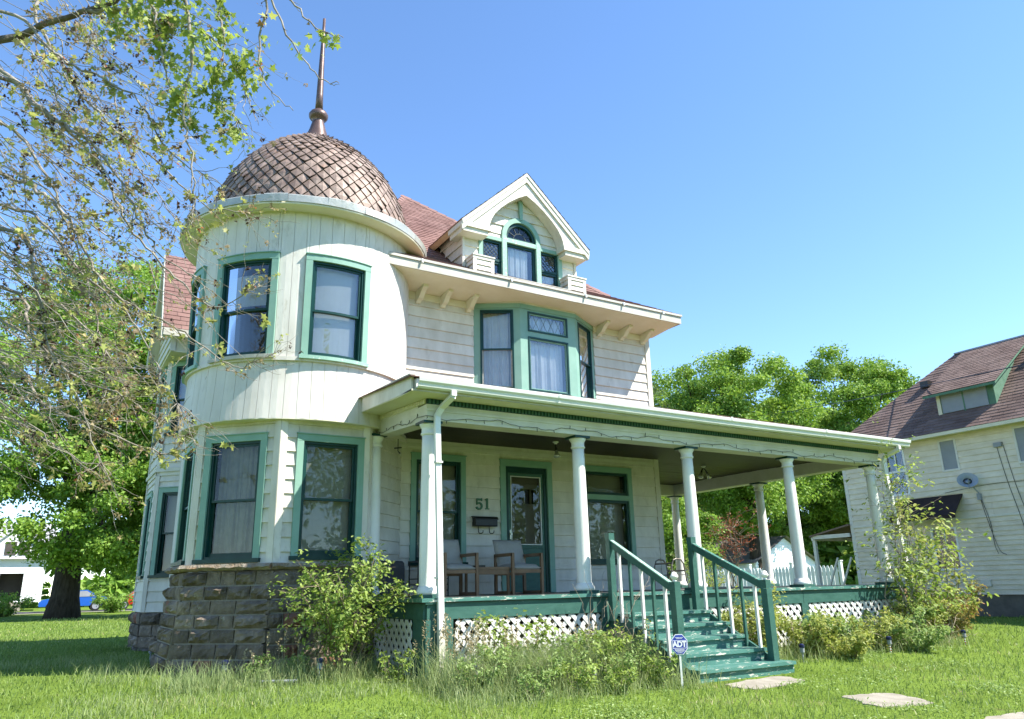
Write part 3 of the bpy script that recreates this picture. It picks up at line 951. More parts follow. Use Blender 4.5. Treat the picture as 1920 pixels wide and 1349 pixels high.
# ------------------------------------------------------------------ second-floor bay
B_ = [(4.594, 0), (5.369, -.447), (6.659, -.447), (7.438, 0)]
bay = emp('bay_window', house)
bay['label'] = 'mint green three-sided bay on the upper floor'
for i in range(3):
    (x0, y0), (x1, y1) = B_[i], B_[i + 1]
    L = math.hypot(x1 - x0, y1 - y0)
    fr = PF((x0, y0), ((y1 - y0) / L, -(x1 - x0) / L))
    if i == 1:
        ops = [(.172, 1.10, 4.755, 5.157), (.172, 1.10, 3.585, 4.649)]
    else:
        ops = [(.13, .765, 3.60, 5.16)]
    sheath(fr, 0, L, 3.2, 5.285, ops, -.09, 0).build('wall', 'mint', bay)
    for a, b, c, e in ops:
        dbl = i != 1
        wb_ = MB()
        ring4(wb_, fr, a, b, c, e, .032, -.09, .014)
        wb_.build('frame', 'dark', bay)
        a2, b2, c2, e2 = a + .032, b - .032, c + .032, e - .032
        if dbl:
            zmid = 4.38
            ring4(MB(), fr, a2, b2, zmid - .015, e2, .028, -.04, -.01).build('sash', 'dark', bay)
            ring4(MB(), fr, a2, b2, c2, zmid + .015, .028, -.07, -.041).build('sash', 'fascia' if i == 0 else 'dark', bay)
            MB().fbox(fr, a2 + .02, b2 - .02, zmid + .01, e2 - .02, -.028, -.024).build('pane', 'glass', bay)
            MB().fbox(fr, a2 + .02, b2 - .02, c2 + .02, zmid - .01, -.058, -.054).build('pane', 'glass', bay)
        else:
            ring4(MB(), fr, a2, b2, c2, e2, .022, -.05, -.012).build('sash', 'mint', bay)
            MB().fbox(fr, a2 + .015, b2 - .015, c2 + .015, e2 - .015, -.034, -.030).build('pane', 'glass', bay)
            if e - c < .6:
                lead = MB()
                nn = 5
                for k in range(nn):
                    ua, ub = a2 + (b2 - a2) * k / nn, a2 + (b2 - a2) * (k + 1) / nn
                    um = (ua + ub) / 2
                    for (p, q) in (((ua, (c2 + e2) / 2), (um, e2)), ((um, e2), (ub, (c2 + e2) / 2)), ((ua, (c2 + e2) / 2), (um, c2)), ((um, c2), (ub, (c2 + e2) / 2))):
                        lead.bar(fr(p[0], p[1], -.028), fr(q[0], q[1], -.028), .005, .005)
                lead.build('lead_cames', 'lead', bay, kind='stuff')
        room(fr, a, b, c, e, -.09, -.34).build('room', 'hidden', bay)
        drape(fr, a2 + .02, b2 - .03, c2, e2, -.15, rg, .022 if i == 1 else .014, 8 if i == 1 else 7, 60).build('curtain', 'curtain', bay)
    MB().fbox(fr, -.004, L + .004, 5.20, 5.286, .001, .022).build('head_moulding', 'mint', bay)
    MB().fbox(fr, -.004, L + .004, 5.2865, 5.40, -.12, .012).build('frieze', 'white', bay)
    MB().fbox(fr, -.01, L + .01, 3.50, 3.565, .001, .04).build('sill', 'mintworn', bay)

# ------------------------------------------------------------------ dormer
dm = emp('dormer', house)
dm['label'] = 'gabled dormer with an arched three-part window'
DX, DYW, DYF = 5.385, -.50, -.80
DF = PF((0, DYW), (0, -1))
def rake(z):        # half width of the gable wall at height z
    return max(0, min(1.255, (7.80 - z) * 1.06))
aops = [(4.47, 6.33, 5.0, 6.50), (4.96, 5.80, 6.49, 6.62)]
for k in range(6):
    h0, h1 = k * .07, (k + 1) * .07
    hw_ = math.sqrt(max(0, .425 ** 2 - h1 ** 2))
    aops.append((DX - hw_, DX + hw_, 6.60 + h0, 6.60 + h1 + .001))
dw = siding(dm, 'gable_wall', DF, 4.145, 6.640, 5.55, 6.62, aops[:2], rg, zref=5.60)
top = lambda p, q, z: (max(p, DX - rake(z)), min(q, DX + rake(z)))
me_ = unit_clap('white')
z = 6.615
while z < 7.55:
    hw_ = rake(z + .10)
    cut = math.sqrt(max(0, .43 ** 2 - max(0, z + .06 - 6.60) ** 2)) if z < 6.99 else 0
    segs = [(DX - hw_, DX - cut), (DX + cut, DX + hw_)] if cut else [(DX - hw_, DX + hw_)]
    for p, q in segs:
        if q - p > .05:
            place('clapboard', me_, dw, Matrix(((q - p, 0, 0, p), (0, -1, 0, DYW), (0, 0, .203, z), (0, 0, 0, 1))))
    z += .203
gp = [(4.145, 6.62)] + [(DX - .40 * math.cos(PI * k / 16), 6.62 + .40 * math.sin(PI * k / 16)) for k in range(17)] + [(6.64, 6.62), (6.64, 6.70), (DX, 7.86), (4.145, 6.70)]
MB().prism(gp, lambda a, b: (a, DYW + .001 + (.10 if False else 0), b), lambda a, b: (a, DYW + .05, b)).build('gable_sheathing', 'white', dm)
# cheeks
for sx, x in ((-1, 4.145), (1, 6.640)):
    V = [(x, DYW, 5.6), (x, DYW, 6.62), (x, .60, 6.62), (x, -.05, 6.0)]
    V2 = [(x + sx * -.08, a, b) for _, a, b in V]
    ck = MB().add(V + V2, [(0, 1, 2, 3), (7, 6, 5, 4), (0, 4, 5, 1), (1, 5, 6, 2), (2, 6, 7, 3), (3, 7, 4, 0)]).build('cheek', 'white', dm)
    for k in range(5):
        z = 5.66 + k * .195
        yb = -.9 + (1.03 * (z - 5.55) / .58 if z < 6.13 else 1.03 + (z - 6.13) / .9)
        if yb > DYW + .05:
            fr = PF((x, DYW if sx > 0 else yb), (sx, 0))
            o_ = fr(0, z, .001)
            place('clapboard', unit_clap('white'), ck, Matrix(((fr.r[0] * (yb - DYW), fr.n[0], 0, o_[0]), (fr.r[1] * (yb - DYW), fr.n[1], 0, o_[1]), (0, 0, .197, o_[2]), (0, 0, 0, 1))))
    MB().box(x - .05 + (.056 if sx > 0 else -.006), x + .05 + (.006 if sx > 0 else -.056) - (.0 if sx > 0 else 0), DYW - .040, DYW - .001, 5.62, 6.45).build('corner_board', 'white', dm)
# dormer roof
RZ, EZ, EXH = 7.93, 6.57, 1.455
yb_r = -.9 + 1.03 + (RZ - 6.13) / .905
yb_e = -.9 + 1.03 + (EZ - 6.13) / .905
dr = shingle_part('dormer_roof', [[(DX - EXH, yb_e + .1, EZ), (DX - EXH, DYF - .03, EZ), (DX, DYF - .03, RZ), (DX, yb_r + .1, RZ)],
                             [(DX + EXH, DYF - .03, EZ), (DX + EXH, yb_e + .1, EZ), (DX, yb_r + .1, RZ), (DX, DYF - .03, RZ)]], .135, .3, rg, 'roof', dm)
for sx in (-1, 1):
    mb = MB()
    V = [(DX + sx * EXH, DYF, EZ - .01), (DX, DYF, RZ - .01), (DX, yb_r, RZ - .01), (DX + sx * EXH, yb_e, EZ - .01)]
    V += [(a - sx * (.07 if k in (0, 3) else 0), b, c - .075) for k, (a, b, c) in enumerate(V)]
    mb.add(V, [(0, 1, 2, 3), (7, 6, 5, 4), (0, 4, 5, 1), (1, 5, 6, 2), (3, 2, 6, 7), (0, 3, 7, 4)])
    mb.build('roof_deck', surf("bare_pine_soffit", (.42, .27, .15), (.52, .36, .22), 5, .7, .2, 50) if sx < 0 else 'soffit', dm)
    # crown moulding and broad bargeboard with a curved lower edge
    def band(o0, o1, y0, y1, nm, m):
        P0 = [(DX + sx * EXH, EZ - o0 * 1.0), (DX, RZ - o0)]
        P1 = [(DX + sx * (EXH - .02), EZ - o1 * 1.0), (DX, RZ - o1)]
        poly = [P0[0], P0[1], P1[1], P1[0]]
        MB().prism(poly, lambda a, b: (a, y0, b), lambda a, b: (a, y1, b)).build(nm, m, dm)
    band(.09, .20, DYF - .012, DYF + .06, 'crown_moulding', 'trim')
    band(.002, .089, DYF - .026, DYF - .002, 'rake_edge', 'fascia')
    inner = [(0, 7.45), (.20, 7.34), (.40, 7.20), (.58, 7.04), (.72, 6.88), (.80, 6.74), (.84, 6.62), (.85, 6.55)]
    outer = [(EXH - .10, 6.55), (EXH - .10, 6.62), (0, RZ - .205)]
    poly = [(DX + sx * a, b) for a, b in inner + outer]
    mb = MB().prism(poly, lambda a, b: (a, DYF + .02, b), lambda a, b: (a, DYW - .03, b))
    mb.build('bargeboard', 'white', dm)
    mb = MB(); xa, xb_ = DX + sx * .83, DX + sx * (EXH - .0)
    lo, hi = min(xa, xb_), max(xa, xb_)
    mb.box(lo, hi, DYF - .015, DYW + .25, 6.46, 6.549)
    mb.box(lo + (.05 if sx > 0 else .04), hi - (.04 if sx > 0 else .05), DYF + .02, DYW + .25, 6.37, 6.459)
    mb.build('cornice_return', 'trim', dm)
# arched window
aw = emp('arched_window', house); aw['label'] = 'arched three-part dormer window with leaded panes'
f = DF
mb = MB()
mb.fbox(f, 4.44, 4.52, 5.70, 6.45, 0, .04); mb.fbox(f, 6.25, 6.345, 5.70, 6.45, 0, .04)
mb.fbox(f, 4.44, 4.945, 6.451, 6.525, 0, .045); mb.fbox(f, 5.825, 6.345, 6.451, 6.525, 0, .045)
mb.build('casing', 'mint', aw)
mb = MB()
mb.fbox(f, 4.945, 5.045, 5.68, 6.60, 0, .055); mb.fbox(f, 5.725, 5.825, 5.68, 6.60, 0, .055)
mb.fbox(f, 5.045, 5.725, 6.47, 6.56, 0, .05)
mb.build('mullion', 'mintworn', aw)
mb = MB()
for k in range(20):
    a0, a1 = PI * k / 20, PI * (k + 1) / 20
    for ri, ro, y0, y1 in ((.345, .44, 0, .055),):
        P_ = [(DX + q * math.cos(a), 6.60 + q * math.sin(a)) for q, a in ((ri, a0), (ro, a0), (ro, a1), (ri, a1))]
        mb.prism(P_, lambda a, b: f(a, b, y0), lambda a, b: f(a, b, y1))
mb.build('arch', 'mint', aw)
mb = MB()
for k in range(20):
    a0, a1 = PI * k / 20, PI * (k + 1) / 20
    P_ = [(DX + q * math.cos(a), 6.59 + q * math.sin(a)) for q, a in ((.29, a0), (.346, a0), (.346, a1), (.29, a1))]
    mb.prism(P_, lambda a, b: f(a, b, -.06), lambda a, b: f(a, b, .012))
mb.fbox(f, 5.045, 5.725, 6.561, 6.60, -.06, .012)
mb.build('fanlight_sash', 'dark', aw)
fan = [(DX, 6.595)] + [(DX + .30 * math.cos(PI * k / 18), 6.60 + .30 * math.sin(PI * k / 18)) for k in range(19)]
MB().add([f(a, b, -.03) for a, b in fan], [(0, k, k + 1) for k in range(1, 19)]).build('pane', 'glass', aw)
ld = MB()
for k in range(1, 6):
    a = PI * k / 6
    ld.bar(f(DX + .14 * math.cos(a), 6.60 + .14 * math.sin(a), -.026), f(DX + .30 * math.cos(a), 6.60 + .30 * math.sin(a), -.026), .010, .010)
for k in range(12):
    a, b = PI * k / 12, PI * (k + 1) / 12
    ld.bar(f(DX + .14 * math.cos(a), 6.60 + .14 * math.sin(a), -.026), f(DX + .14 * math.cos(b), 6.60 + .14 * math.sin(b), -.026), .010, .010)
for (a, b) in ((4.575, 4.925), (5.845, 6.2)):
    n = 4
    wv = (b - a) / n
    for k in range(-4, n + 1):
        for sg in (1, -1):
            u_a, z_a, u_b, z_b = a + k * wv, (6.06 if sg > 0 else 6.40), a + k * wv + .34 * wv / .087, (6.40 if sg > 0 else 6.06)
            t0 = max(0, (a - u_a) / (u_b - u_a)); t1 = min(1, (b - u_a) / (u_b - u_a))
            if t1 - t0 > .05:
                ld.bar(f(u_a + (u_b - u_a) * t0, z_a + (z_b - z_a) * t0, -.024), f(u_a + (u_b - u_a) * t1, z_a + (z_b - z_a) * t1, -.024), .009, .009)
ld.build('lead_cames', 'lead', aw, kind='stuff')
for (a, b) in ((4.52, 4.945), (5.825, 6.25)):
    ring4(MB(), f, a, b, 6.03, 6.45, .045, -.05, .005).build('sash', 'dark', aw)
    ring4(MB(), f, a, b, 5.68, 6.03, .045, -.075, -.01).build('sash', 'dark', aw)
    MB().fbox(f, a + .04, b - .04, 6.07, 6.41, -.03, -.027).build('pane', 'glass', aw)
    MB().fbox(f, a + .04, b - .04, 5.72, 5.99, -.05, -.047).build('pane', 'glass', aw)
ring4(MB(), f, 5.046, 5.724, 5.68, 6.47, .05, -.07, .0).build('sash', 'dark', aw)
MB().fbox(f, 5.09, 5.68, 5.72, 6.43, -.03, -.027).build('pane', 'glass', aw)
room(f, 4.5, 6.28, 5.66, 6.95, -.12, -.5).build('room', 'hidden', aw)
drape(f, 5.06, 5.60, 5.68, 6.42, -.09, rg, .012, 9, 50).build('curtain', 'curtain', aw)
drape(f, 5.85, 6.2, 5.68, 6.02, -.09, rg, .008, 5, 24).build('curtain', 'curtain', aw)
mb = MB().prism([(DX - .045, 7.42), (DX + .045, 7.42), (DX + .03, 7.0), (DX - .03, 7.0)], lambda a, b: f(a, b, .0), lambda a, b: f(a, b, .07))
mb.build('keystone', 'mint', aw)
MB().fbox(f, 4.42, 6.36, 5.625, 5.68, -.05, .12).build('sill', 'fascia', aw)
# small clapboarded pedestals either side of the dormer window
for xa, xb_ in ((4.16, 4.60), (6.27, 6.70)):
    pd = emp('pedestal', house)
    MB().box(xa + .02, xb_ - .02, -.80, -.42, 5.50, 5.90).build('core', 'white', pd)
    mb = MB(); mb.box(xa - .015, xb_ + .015, -.84, -.42, 5.90, 5.925); mb.box(xa - .005, xb_ + .005, -.826, -.42, 5.84, 5.90)
    mb.build('cap', 'white', pd)
    for xx in (xa, xb_ - .07):
        MB().box(xx, xx + .07, -.822, -.80, 5.52, 5.839).build('corner_board', 'white', pd)
    for k in range(3):
        fr = PF((xa + .07, -.80), (0, -1))
        o_ = fr(0, 5.52 + k * .107, .0)
        place('clapboard', unit_clap('white'), pd, Matrix(((xb_ - xa - .14, 0, 0, o_[0]), (0, -1, 0, o_[1]), (0, 0, .107, o_[2]), (0, 0, 0, 1))))
        fr = PF((xa + .02, -.42), (-1, 0))
        o_ = fr(0, 5.52 + k * .107, .0)
        place('clapboard', unit_clap('white'), pd, Matrix(((0, -1, 0, o_[0]), (-.38, 0, 0, o_[1]), (0, 0, .107, o_[2]), (0, 0, 0, 1))))
MB().box(4.62, 6.25, -.86, -.50, 5.565, 5.60).build('dormer_apron', 'fascia', house)

# ------------------------------------------------------------------ side wing behind the tower
wg = emp('side_wing', house); wg['label'] = 'gabled side wing with cut corners behind the tower'
FE = PF((.05, 5.8), (-1, -1)); FF = PF((.05, 7.4), (-1, 0)); FG = PF((1.25, 8.6), (-1, 1))
E1w = (.10, 1.02, .46, 2.24); E2w = (.10, 1.02, 3.42, 5.02)
for fr, L, ops in ((FE, 1.697, [op(*E1w), op(*E2w)]), (FF, 1.6, [op(.35, 1.25, .46, 2.22), op(.35, 1.25, 3.42, 5.02)]), (FG, 1.697, [])):
    siding(wg, 'wall', fr, 0, L, -.26, 5.2, ops, rg, zref=-.26)
    MB().fbox(fr, -.02, .075, -.26, 5.2, .001, .040).build('corner_board', 'white', wg)
    MB().fbox(fr, L - .085, L + .02, -.26, 5.2, .001, .040).build('corner_board', 'white', wg)
    mb = MB(); mb.fbox(fr, -.03, L + .03, 2.58, 2.66, .0, .07); mb.fbox(fr, -.02, L + .02, 2.50, 2.579, .001, .04)
    mb.build('belt_course', 'trim', wg)
    MB().fbox(fr, 0, L, -1.1, -.261, -.25, -.03).build('foundation', 'mortar', wg)
    stones(fr, 0, L, -.27, -1.05, wg, .0, .22)
window(house, FE, *E1w, rg, inside='blind', glassm='screen', mid=.5)
window(house, FE, *E2w, rg, inside='blind', glassm='glass', mid=.5)
window(house, FF, .35, 1.25, .46, 2.22, rg, inside='blind', glassm='glass', mid=.5)
window(house, FF, .35, 1.25, 3.42, 5.02, rg, inside='blind', glassm='glass', mid=.5)
GX, GE, GR, GYN, GYA, GYF = -.08, 5.50, 7.68, 4.72, 6.0, 7.28
gsl = (GR - GE) / (GYA - GYN)
# gable wall of the wing, boards trimmed to the rakes
gw = MB().prism([(4.90, 5.08), (7.10, 5.08), (7.10, 5.6), (6.0, 5.6 + 1.1 * gsl), (4.90, 5.6)], lambda a, b: (GX, a, b), lambda a, b: (GX + .10, a, b)).build('gable', 'white', wg)
z = 5.09
while z < 7.1:
    hw_ = 1.10 if z < 5.4 else 1.10 - (z + .2 - 5.6) / gsl
    fr = PF((GX, 6.0 + hw_), (-1, 0))
    o_ = fr(0, z, .001)
    place('clapboard', unit_clap('white'), gw, Matrix(((0, -1, 0, o_[0]), (-2 * hw_, 0, 0, o_[1]), (0, 0, .205, z), (0, 0, 0, 1))))
    z += .203
MB().box(GX + .001, 1.3, 4.90, 7.10, 5.04, 5.08).build('soffit', 'soffit', wg)
MB().box(GX - .02, GX + .09, 4.875, 4.899, 5.05, 5.48).build('corner_board', 'white', wg)
MB().box(GX, 1.6, 4.90, 4.97, 5.081, 5.48).build('frieze_board', 'soffit', wg)
VX = GX - .22
shingle_part('wing_roof', [[(VX, GYN, GE), (2.6, GYN, GE), (2.6, GYA, GR), (VX, GYA, GR)],
                           [(2.6, GYF, GE), (VX, GYF, GE), (VX, GYA, GR), (2.6, GYA, GR)]], .135, .3, rg, 'roof', wg)
for sy in (-1, 1):
    mb = MB()
    yy = GYN if sy < 0 else GYF
    V = [(VX, yy, GE - .01), (VX, GYA, GR - .015), (2.6, GYA, GR - .015), (2.6, yy, GE - .01)]
    V += [(a, b, c - .10) for a, b, c in V]
    mb.add(V, [(0, 1, 2, 3), (7, 6, 5, 4), (0, 4, 5, 1), (2, 6, 7, 3), (3, 7, 4, 0)])
    mb.build('roof_deck', 'soffit', wg)
    V = [(VX - .02, yy, GE - .005), (VX - .02, GYA, GR - .01), (VX - .02, GYA, GR - .25), (VX - .02, yy, GE - .25)]
    V += [(a + .035, b, c) for a, b, c in V]
    MB().add(V, [(0, 1, 2, 3), (7, 6, 5, 4), (0, 4, 5, 1), (2, 6, 7, 3), (3, 7, 4, 0)]).build('rake_board', 'trim', wg)
MB().box(VX + .02, 2.5, GYN - .024, GYN - .001, GE - .17, GE - .01).build('fascia', 'fascia', wg)
MB().box(VX + .02, 2.5, GYN, 4.90, GE - .17, GE - .15).build('soffit', 'soffit', wg)
# ------------------------------------------------------------------ porch
rp = random.Random(23)
MB().box(2.36, 12.74, -2.74, -.02, -.10, -.04).build('porch_deck', 'deck', house)
MB().box(8.94, 12.74, -.019, 3.5, -.10, -.04).build('porch_deck', 'deck', house)
mb = MB(); mb.box(2.33, 12.77, -2.775, -2.741, -.085, -.036); mb.build('deck_nosing', 'stepgreen', house)
MB().box(2.33, 2.359, -2.74, -.95, -.085, -.036).build('deck_nosing', 'stepgreen', house)
MB().box(12.741, 12.775, -2.74, 3.5, -.085, -.036).build('deck_nosing', 'stepgreen', house)
for a, b in ((2.42, 5.30), (7.03, 9.62), (9.63, 12.70)):
    MB().box(a, b, -2.735, -2.70, -.30, -.10).build('skirt_board', 'porchgreen', house)
MB().box(5.30, 7.03, -2.735, -2.70, -.36, -.10).build('skirt_board', 'porchgreen', house)
MB().box(2.385, 2.42, -2.70, -.95, -.30, -.10).build('skirt_board', 'porchgreen', house)
MB().box(2.42, 2.45, -1.0, -.95, -1.05, -.30).build('skirt_post', 'porchgreen', house)
MB().box(12.70, 12.735, -2.70, 3.5, -.30, -.10).build('skirt_board', 'porchgreen', house)
mb = MB(); mb.box(2.40, 2.58, -2.745, -2.58, -1.15, -.302); mb.box(2.385, 2.60, -2.765, -2.56, -.11, -.07); mb.build('corner_post', 'porchgreen', house)
mb = MB(); mb.box(2.40, 2.415, -2.58, -2.34, -1.1, -.30); mb.build('skirt_panel', 'porchgreen', house)
for x in (2.62, 5.20, 7.06, 9.56, 12.50):
    MB().box(x, x + .17, -2.738, -2.66, -1.15, -.302).build('skirt_post', 'porchgreen', house)
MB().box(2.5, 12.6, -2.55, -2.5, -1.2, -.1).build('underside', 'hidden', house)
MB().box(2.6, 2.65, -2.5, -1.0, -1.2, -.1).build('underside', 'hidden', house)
MB().box(12.44, 12.64, -2.76, -2.745, -.33, -.12).build('rotten_board', 'rotwood', house)

def lattice(fr, u0, u1, z0, z1, name='lattice_panel', sp=.168, w=.060):
    lp = emp(name, house)
    L, H = u1 - u0, z1 - z0
    for sg, d0 in ((1, .004), (-1, .012)):
        k = -int(H / sp) - 2
        while k * sp < L + H:
            # slat from (c, z0) leaning sg at 48 degrees
            c = k * sp
            k += 1
            pts = []
            for off in (-w / 2, w / 2):
                ca = c + off / .70
                # param: u = ca + sg*t (z = t) ; for sg=-1 start from the right
                t0, t1 = 0.0, H
                if sg > 0:
                    t0 = max(t0, -ca); t1 = min(t1, L - ca)
                    pts.append(((ca + t0, t0), (ca + t1, t1), t1 - t0))
                else:
                    ca2 = ca
                    t0 = max(t0, ca2 - L); t1 = min(t1, ca2)
                    pts.append(((ca2 - t0, t0), (ca2 - t1, t1), t1 - t0))
            if min(pts[0][2], pts[1][2]) < .05: continue
            q = [pts[0][0], pts[1][0], pts[1][1], pts[0][1]]
            V = [fr(u0 + a, z0 + b, d0) for a, b in q] + [fr(u0 + a, z0 + b, d0 + .007) for a, b in q]
            MB().add(V, [(3, 2, 1, 0), (4, 5, 6, 7), (0, 1, 5, 4), (1, 2, 6, 5), (2, 3, 7, 6), (3, 0, 4, 7)]).build('slat', 'lattice', lp)
    return lp
PFR = PF((0, -2.70), (0, -1))
for a, b in ((2.83, 5.19), (7.26, 9.54), (9.76, 12.48)):
    lattice(PFR, a, b, -.98, -.305)
lattice(PF((2.39, 0), (-1, 0)), 1.02, 2.36, -.98, -.305, sp=.168)
# columns
def column(x, y, h=2.29):
    c = emp('column', house)
    MB().box(x - .158, x + .158, y - .158, y + .158, -.04, .006).build('plinth', 'porchgreen', c)
    MB().lathe([(.148, .006), (.152, .03), (.146, .06), (.128, .078), (.122, .11)], (x, y, 0), 28).build('base', 'column', c, smooth=True)
    sh = [(.112, .10)] + [(.110 - .018 * (t ** 1.7), .11 + (h - .11 - .18) * t) for t in (0, .15, .3, .45, .6, .75, .9, 1)]
    MB().lathe(sh, (x, y, 0), 28).build('shaft', 'column', c, smooth=True)
    z = h - .18
    MB().lathe([(.097, z), (.112, z + .012), (.112, z + .03), (.100, z + .042), (.100, z + .095), (.112, z + .115), (.128, z + .14), (.134, z + .158)], (x, y, 0), 28).build('capital', 'column', c, smooth=True)
    MB().box(x - .142, x + .142, y - .142, y + .142, h - .022, h + .012).build('abacus', 'dark', c)
    return c
for x, y in ((2.526, -2.504), (5.076, -2.504), (7.372, -2.504), (9.93, -2.504), (12.44, -2.504), (12.44, .395), (12.44, 3.254), (2.40, -.80)):
    column(x, y, 2.29 if x > 2.41 else 2.40)
# beams
MB().box(2.42, 12.58, -2.66, -2.36, 2.302, 2.525).build('beam', 'trim', house)
MB().box(12.30, 12.58, -2.359, 3.40, 2.302, 2.60).build('beam', 'trim', house)
MB().box(8.93, 12.299, 3.12, 3.40, 2.302, 2.60).build('beam', 'trim', house)
V = [(2.42, -2.359, 2.302), (2.66, -2.359, 2.302), (2.66, -.60, 2.41), (2.42, -.60, 2.41)]
V += [(a, b, 2.60 + (b + 2.36) * .06) for a, b, c in V]
MB().add(V, [(3, 2, 1, 0), (4, 5, 6, 7), (0, 1, 5, 4), (1, 2, 6, 5), (2, 3, 7, 6), (3, 0, 4, 7)]).build('beam', 'trim', house)
mb = MB(); mb.box(2.40, 12.60, -2.672, -2.661, 2.43, 2.46); mb.build('beam_moulding', 'trim', house)
# dentils
MB().box(2.42, 12.58, -2.672, -2.645, 2.526, 2.60).build('dentil_band', 'dark', house)
dn = MB()
x = 2.44
while x < 12.56:
    dn.box(x, x + .030, -2.69, -2.673, 2.532, 2.594)
    x += .058
dn.build('dentil_moulding', 'porchgreen', house)
dn = MB()
y = -2.62
while y < -.75:
    e = (y + 2.66) * .06
    dn.box(2.395, 2.4195, y, y + .032, 2.53 + e, 2.595 + e)
    y += .058
dn.build('dentil_moulding', 'soffit', house)
# soffits
MB().box(2.05, 13.0, -2.98, -2.645, 2.601, 2.625).build('porch_soffit', 'soffit', house)
V = [(2.06, -2.644, 2.601), (2.419, -2.644, 2.601), (2.419, -.62, 2.72), (2.06, -.62, 2.72)]
V += [(a, b, c + .02) for a, b, c in V]
MB().add(V, [(3, 2, 1, 0), (4, 5, 6, 7), (0, 1, 5, 4), (1, 2, 6, 5), (2, 3, 7, 6), (3, 0, 4, 7)]).build('porch_soffit', 'soffit', house)
MB().box(12.581, 13.0, -2.644, 3.8, 2.601, 2.625).build('porch_soffit', 'soffit', house)
# fascia boards
V = [(2.05, -2.96, 2.60), (2.085, -2.96, 2.60), (2.085, -.60, 2.715), (2.05, -.60, 2.715)]
V += [(a, b, c + .215) for a, b, c in V]
MB().add(V, [(3, 2, 1, 0), (4, 5, 6, 7), (0, 1, 5, 4), (1, 2, 6, 5), (2, 3, 7, 6), (3, 0, 4, 7)]).build('porch_fascia', 'white', house)
V = [(2.02, -2.98, 2.816), (2.10, -2.98, 2.816), (2.10, -.58, 2.932), (2.02, -.58, 2.932)]
V += [(a, b, c + .018) for a, b, c in V]
MB().add(V, [(3, 2, 1, 0), (4, 5, 6, 7), (0, 1, 5, 4), (1, 2, 6, 5), (2, 3, 7, 6), (3, 0, 4, 7)]).build('drip_edge', 'fascia', house)
MB().box(2.086, 13.0, -3.0, -2.981, 2.60, 2.76).build('porch_fascia', 'fascia', house)
MB().box(12.99, 13.015, -2.98, 3.8, 2.60, 2.76).build('porch_fascia', 'fascia', house)
# gutter: one length with joints
gp_ = [(0, 2.765), (0, 2.635), (.045, 2.628), (.075, 2.65), (.085, 2.69), (.11, 2.715), (.118, 2.75), (.118, 2.765), (.108, 2.765), (.105, 2.72), (.07, 2.69), (.06, 2.66), (.04, 2.645), (.012, 2.65), (.012, 2.765)]
def gut(x0, x1, dz0, dz1, nm='gutter'):
    MB().prism(gp_, lambda d_, z_: (x0, -3.002 - d_, z_ + dz0), lambda d_, z_: (x1, -3.002 - d_, z_ + dz1)).build(nm, 'gutter', house)
gut(2.10, 4.35, .0, .0); gut(4.352, 7.9, .0, -.012); gut(7.902, 10.4, -.012, -.006); gut(10.402, 13.06, -.006, .006)
for x in (4.35, 7.9, 10.4):
    MB().prism([(a * 1.06 - .002, 2.70 + (b - 2.70) * 1.06) for a, b in gp_], lambda d_, z_: (x - .022, -3.003 - d_, z_), lambda d_, z_: (x + .022, -3.003 - d_, z_ )).build('gutter_joint', 'gutter', house)
# downspouts
def spout(x, xb):
    dsp = emp('downspout', house)
    w = .036
    pts = [(x + .08, -3.05, 2.64), (x + .08, -3.05, 2.57), (x + .05, -2.76, 2.47), (x, -2.715, 2.36)]
    mb = MB()
    for p, q in zip(pts, pts[1:]):
        mb.bar(p, q, .075, .062, (0, 1, .01))
    mb.build('elbow', 'gutter', dsp)
    mb = MB(); mb.bar((x, -2.712, 2.38), (xb, -2.80, -.42), .078, .06, (0, 1, 0)); mb.build('pipe', 'gutter', dsp)
    mb = MB(); mb.bar((xb, -2.80, -.42), (xb + .01, -2.82, -1.14), .085, .066, (0, 1, 0)); mb.build('lower_pipe', 'trim', dsp)
    for z in (1.7, .2):
        MB().box(x - .05 + (xb - x) * (2.33 - z) / 2.75, x + .05 + (xb - x) * (2.33 - z) / 2.75, -2.79, -2.70, z, z + .025).build('strap', 'gutter', dsp)
spout(2.55, 2.585)
spout(12.62, 12.80)
# ceiling boards
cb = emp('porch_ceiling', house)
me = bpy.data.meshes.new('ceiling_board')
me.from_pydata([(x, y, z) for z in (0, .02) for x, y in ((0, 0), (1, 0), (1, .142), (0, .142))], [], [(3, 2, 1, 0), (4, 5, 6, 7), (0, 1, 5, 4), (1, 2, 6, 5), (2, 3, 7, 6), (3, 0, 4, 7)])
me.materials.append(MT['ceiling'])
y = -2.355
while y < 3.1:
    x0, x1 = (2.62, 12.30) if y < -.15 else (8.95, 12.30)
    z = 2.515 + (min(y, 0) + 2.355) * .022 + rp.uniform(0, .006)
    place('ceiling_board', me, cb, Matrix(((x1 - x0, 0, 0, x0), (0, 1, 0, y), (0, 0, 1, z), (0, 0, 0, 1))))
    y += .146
# the cove above the angled wall, then the porch roof
mb = MB(); mb.fbox(FRONT, 3.17, 8.84, 2.44, 2.50, .002, .03); mb.build('ceiling_moulding', 'trim', house)
MB().fbox(FD, .09, S8, 2.44, 2.50, .002, .03).build('ceiling_moulding', 'trim', house)
shingle_part('porch_roof', [[(2.0, -3.06, 2.775), (13.06, -3.06, 2.775), (8.95, .05, 3.46), (3.3, .05, 3.46)],
                            [(13.06, -3.06, 2.775), (13.06, 3.85, 2.775), (8.95, 3.85, 3.46), (8.95, .05, 3.46)],
                            [(2.0, -.3, 2.96), (2.0, -3.06, 2.775), (3.3, .05, 3.46)]], .14, .3, rp, 'roof', house)
